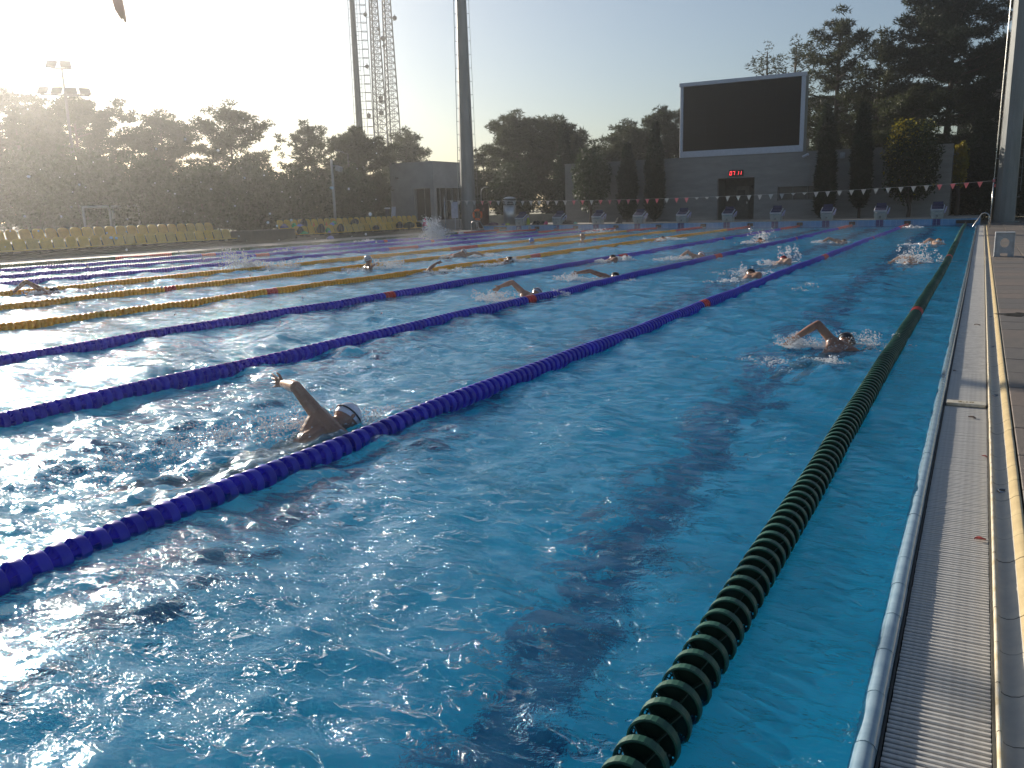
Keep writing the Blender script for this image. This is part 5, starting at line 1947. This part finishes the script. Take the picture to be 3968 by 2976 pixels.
swimmer("grey-capped head with a pale band between blocks 0 and 1", (-22.65, -.7, .17), 0, None, None, (.22, .34, .36), "cap teal", 1, 1.0, .02, pose='upright')
swimmer("swimmer pushing off the far wall between blocks 8 and 9", (-2.05, -4.3, .05), 175, None, None, (.5, .52, .55), "cap silver", 1, 1.0, .02)
finish_swimmers()
# marks on the nearest white cap: a thin dark seam, a grey square and small letters
first = [o for o in bpy.data.objects if o.get('label', '').startswith("front crawl swimmer in a white cap")][0]

# ================================================================== SPLASHES AND SPRAY
DROP = bpy.data.materials.new("white water")
DROP.use_nodes = True
_b = DROP.node_tree.nodes["Principled BSDF"]
_b.inputs["Base Color"].default_value = (.92, .93, .95, 1)
_b.inputs["Roughness"].default_value = .12
_b.inputs["Transmission Weight"].default_value = .25
_b.inputs["IOR"].default_value = 1.33
_t = (1 + 5 ** .5) / 2
ICO = np.array([(-1, _t, 0), (1, _t, 0), (-1, -_t, 0), (1, -_t, 0), (0, -1, _t), (0, 1, _t), (0, -1, -_t), (0, 1, -_t), (_t, 0, -1), (_t, 0, 1), (-_t, 0, -1), (-_t, 0, 1)]) / 1.9
ICF = np.array([(0, 11, 5), (0, 5, 1), (0, 1, 7), (0, 7, 10), (0, 10, 11), (1, 5, 9), (5, 11, 4), (11, 10, 2), (10, 7, 6), (7, 1, 8),
                (3, 9, 4), (3, 4, 2), (3, 2, 6), (3, 6, 8), (3, 8, 9), (4, 9, 5), (2, 4, 11), (6, 2, 10), (8, 6, 7), (9, 8, 1)])


def drops(rng, P, r, flat=None):
    n = len(P)
    rr_ = (r * (.35 + 1.1 * rng.random((n, 1)) ** 2.2)) if np.isscalar(r) else r
    S = np.ones((n, 1, 3)) * rr_[:, None, :]
    if flat is not None:
        S = S * np.array(flat)
    S = S * (1 + .5 * (rng.random((n, 1, 3)) - .5))
    V = (ICO[None] * S + P[:, None, :]).reshape(-1, 3)
    F = (ICF[None] + 12 * np.arange(n)[:, None, None]).reshape(-1, 3)
    return V, F


def splash(label, parts_, seed, name="splash"):
    rng = np.random.default_rng(seed)
    Vs, Fs, o_ = [], [], 0
    for (cx, cy, rx, ry, hh, n, r) in parts_:
        n, r = int(n * 1.5), r * (1.0 if cx > -4 else 1.05)
        # flying drops: most low, few high, gathered in strands
        k = max(3, n // 26)
        src_ = np.stack([cx + rx * .7 * rng.normal(size=k) * .6, cy + ry * .7 * rng.normal(size=k) * .6, np.zeros(k)], 1)
        vel = rng.normal(size=(k, 3)) * (.35 * rx, .35 * ry, 0) + np.stack([np.zeros(k), np.zeros(k), hh * (.25 + .75 * rng.random(k))], 1)
        w = rng.integers(0, k, n)
        u = rng.random((n, 1)) ** .8
        P = src_[w] + vel[w] * u * np.array([1, 1, 0]) + np.stack([np.zeros(n), np.zeros(n), vel[w][:, 2] * (4 * u * (1 - u))[:, 0] * .95], 1)
        P += rng.normal(size=(n, 3)) * (.10 * rx, .10 * ry, .10 * hh)
        P[:, 2] = np.abs(P[:, 2]) + .004
        V, F = drops(rng, P, r)
        Vs.append(V); Fs.append(F + o_); o_ += len(V)
        # bubbling foam lying on the surface
        m = int(n * (.7 if r < .008 else .25))
        a = rng.random(m) * 6.283
        q = rng.random(m) ** .8
        Q = np.stack([cx + np.cos(a) * q * rx * (1 + .4 * np.sin(3 * a)), cy + np.sin(a) * q * ry * (1 + .3 * np.sin(4 * a + 1)), .004 + .014 * rng.random(m)], 1)
        V, F = drops(rng, Q, r * 1.15, (1.5, 1.5, .6))
        Vs.append(V); Fs.append(F + o_); o_ += len(V)
    me = np_mesh(name, np.vstack(Vs), np.vstack(Fs), DROP, smooth=True)
    o = link(name, me)
    tag(o, label, "splash", None, 'stuff')
    return o


splash("splash around the nearest white-capped swimmer", [(-3.12, -41.75, .28, .35, .05, 420, .0045), (-3.35, -42.25, .4, .45, .05, 480, .005), (-2.75, -41.45, .22, .25, .07, 300, .0045), (-3.5, -42.9, .5, .4, .03, 260, .005), (-3.25, -41.95, .2, .25, .16, 90, .0035)], 1)
splash("splash under the arched arm beside the green lane line", [(-.82, -37.72, .15, .15, .13, 800, .0042), (-.55, -37.72, .2, .12, .09, 480, .0042), (-.3, -37.45, .24, .2, .12, 420, .0042), (-.42, -38.55, .15, .15, .06, 620, .0045), (-.75, -38.6, .4, .3, .03, 260, .0042), (-.15, -37.5, .28, .3, .13, 120, .005)], 2)
splash("splash behind the white-capped swimmer at the red marker", [(-5.75, -34.75, .3, .3, .14, 420, .008), (-5.45, -34.95, .4, .35, .06, 420, .008), (-5.0, -34.1, .2, .25, .10, 180, .008)], 3)
splash("spray around the low straight arm", [(-5.95, -31.5, .28, .28, .14, 300, .010), (-5.4, -31.5, .45, .4, .06, 340, .010), (-5.1, -31.0, .2, .2, .06, 130, .010)], 4)
splash("thin arc of drops over the rounded back", [(-3.05, -30.2, .2, .3, .26, 120, .010), (-2.9, -29.9, .25, .3, .10, 180, .010), (-3.1, -31.2, .22, .4, .05, 160, .010)], 5)
splash("drops flying ahead of the red-capped swimmer", [(-3.0, -26.5, .22, .3, .38, 260, .012), (-3.3, -27.2, .2, .3, .14, 180, .012)], 6)
splash("low splash around the white cap with a dark band", [(-5.7, -25.3, .4, .4, .08, 260, .012), (-5.9, -26.0, .35, .3, .08, 140, .012)], 7)
splash("fan of spray below block 6", [(-5.7, -16.8, .3, .4, .45, 260, .016), (-6.0, -17.5, .4, .3, .08, 160, .016)], 8)
splash("splash below the dark arched arm", [(-3.7, -17.65, .3, .25, .10, 200, .015), (-3.0, -17.4, .3, .3, .08, 150, .015)], 9)
splash("large splash by the red band of the green line", [(-.60, -26.45, .35, .3, .18, 420, .012), (-.5, -26.2, .3, .3, .42, 260, .012), (-.2, -26.1, .35, .3, .2, 160, .012)], 10)
splash("smaller splash of the farther sunlit swimmer", [(-.5, -18.7, .25, .3, .12, 220, .015), (-.95, -18.8, .35, .3, .05, 120, .015)], 11)
splash("splash round the swimmer in the blue suit", [(-7.0, -26.2, .3, .4, .12, 330, .013), (-7.4, -26.9, .35, .4, .08, 260, .013)], 12)
splash("white water around the small dark head", [(-9.7, -15.1, .45, .5, .12, 260, .017), (-9.4, -14.5, .4, .4, .06, 120, .017)], 13)
splash("splash round the head turned to breathe", [(-9.5, -26.9, .4, .4, .12, 260, .013), (-9.9, -28.2, .5, .7, .06, 260, .013)], 14)
splash("splash in front of the rearing silver cap", [(-11.8, -24.7, .5, .5, .1, 220, .014), (-12.5, -25.7, .4, .4, .1, 180, .014)], 15)
splash("foam line beside the raised forearm", [(-10.0, -30.6, .5, .4, .05, 240, .012), (-9.6, -29.8, .4, .5, .08, 220, .012)], 16)
splash("glittering splash behind the open hand", [(-11.75, -29.2, .4, .5, .2, 420, .013), (-12.2, -30.0, .4, .3, .05, 160, .013)], 17)
splash("wash around the dark bent arm at the left edge", [(-14.8, -36.1, .4, .4, .06, 220, .011), (-14.2, -35.2, .4, .5, .05, 160, .011)], 18)
splash("tall burst of white water with a hidden swimmer near the blue lines", [(-15.4, -30.5, .40, .45, .55, 700, .014), (-15.1, -30.1, .4, .5, .22, 420, .014)], 19)
splash("small white burst following the tall one", [(-14.6, -29.6, .3, .4, .22, 340, .013), (-14.9, -29.9, .4, .5, .06, 200, .013)], 20)
splash("bluish column of water thrown up by the bags at the far corner", [(-21.3, -13.0, .45, .45, 1.05, 1000, .020), (-21.1, -12.7, .7, .6, .5, 500, .02)], 21)
splash("small splash at the far green line below the seats", [(-23.5, -14.9, .5, .6, .12, 200, .02)], 22)
splash("faint splash by the far green line, nearer the flags", [(-23.4, -10.2, .4, .5, .25, 120, .02), (-23.0, -8.0, .4, .5, .22, 110, .02)], 23)
splash("splash at the left by the farthest blue line", [(-21.0, -22.9, .3, .5, .18, 130, .015)], 24)
splash("white splash at the wall between blocks 8 and 9", [(-2.1, -4.3, .35, .5, .12, 200, .02)], 25)
splash("misty splash below blocks 2 and 3", [(-16.5, -5.5, 1.0, .7, .2, 200, .02)], 26)
splash("narrow broken foam on the open lane below the second blue line", [(-3.6, -29.0, .5, .9, .03, 110, .008), (-1.7, -31.8, .4, .7, .02, 60, .008)], 27)

# drops hanging in the air towards the sun
rng = np.random.default_rng(77)
n = 150
tt = rng.uniform(5, 11, n)
az_ = np.radians(rng.uniform(37, 59, n))
el_ = np.radians(rng.normal(-1.2, 3.0, n))
P = np.stack([.615 - np.sin(az_) * tt, -45.8 + np.cos(az_) * tt, 1.33 + np.tan(el_) * tt], 1)
P = P[P[:, 2] > .05]
V, F = drops(rng, P, .0085)
o = link("water_spray", np_mesh("water_spray", V, F, DROP, smooth=True))
tag(o, "loose drops of spray hanging in the air over the lanes towards the sun", "spray", None, 'stuff')

# ================================================================== HAZE
HZ = bpy.data.materials.new("haze")  # thin mist; its added forward-scattering veil also stands in for lens glare
HZ.use_nodes = True
nt = HZ.node_tree
nt.nodes.clear()
o_ = nt.nodes.new("ShaderNodeOutputMaterial")
v_ = nt.nodes.new("ShaderNodeVolumePrincipled")
v_.inputs["Color"].default_value = (.95, .95, .95, 1)
v_.inputs["Density"].default_value = .00105
v_.inputs["Anisotropy"].default_value = .82
nt.links.new(v_.outputs[0], o_.inputs["Volume"])
HAZE = True
# steam drifting low over the far lanes
ST = bpy.data.materials.new("steam")
ST.use_nodes = True
nt = ST.node_tree
nt.nodes.clear()
so = nt.nodes.new("ShaderNodeOutputMaterial")
sv = nt.nodes.new("ShaderNodeVolumePrincipled")
sv.inputs["Anisotropy"].default_value = .6
geo = nt.nodes.new("ShaderNodeNewGeometry")
nz = nt.nodes.new("ShaderNodeTexNoise")
nz.inputs["Scale"].default_value = .55
nz.inputs["Detail"].default_value = 3
nt.links.new(geo.outputs["Position"], nz.inputs["Vector"])
mr = nt.nodes.new("ShaderNodeMapRange")
mr.inputs[1].default_value = .52
mr.inputs[2].default_value = .75
mr.inputs[3].default_value = 0
mr.inputs[4].default_value = .075
nt.links.new(nz.outputs[0], mr.inputs[0])
sx = nt.nodes.new("ShaderNodeSeparateXYZ")
nt.links.new(geo.outputs["Position"], sx.inputs[0])
hf = nt.nodes.new("ShaderNodeMapRange")
hf.inputs[1].default_value = .05
hf.inputs[2].default_value = .75
hf.inputs[3].default_value = 1
hf.inputs[4].default_value = 0
nt.links.new(sx.outputs["Z"], hf.inputs[0])
mm = nt.nodes.new("ShaderNodeMath")
mm.operation = 'MULTIPLY'
nt.links.new(mr.outputs[0], mm.inputs[0])
nt.links.new(hf.outputs[0], mm.inputs[1])
nt.links.new(mm.outputs[0], sv.inputs["Density"])
nt.links.new(sv.outputs[0], so.inputs["Volume"])
o = link("steam", MB().box(-20, -1, -30, -1, .06, .8).mesh("steam", ST))
tag(o, "faint steam drifting low over the far half of the lanes", "steam", None, 'stuff')
if HAZE:
    o = link("haze", MB().box(-110, 40, -60, 60, -3.6, 40).mesh("haze", HZ))
    o['kind'] = 'stuff'
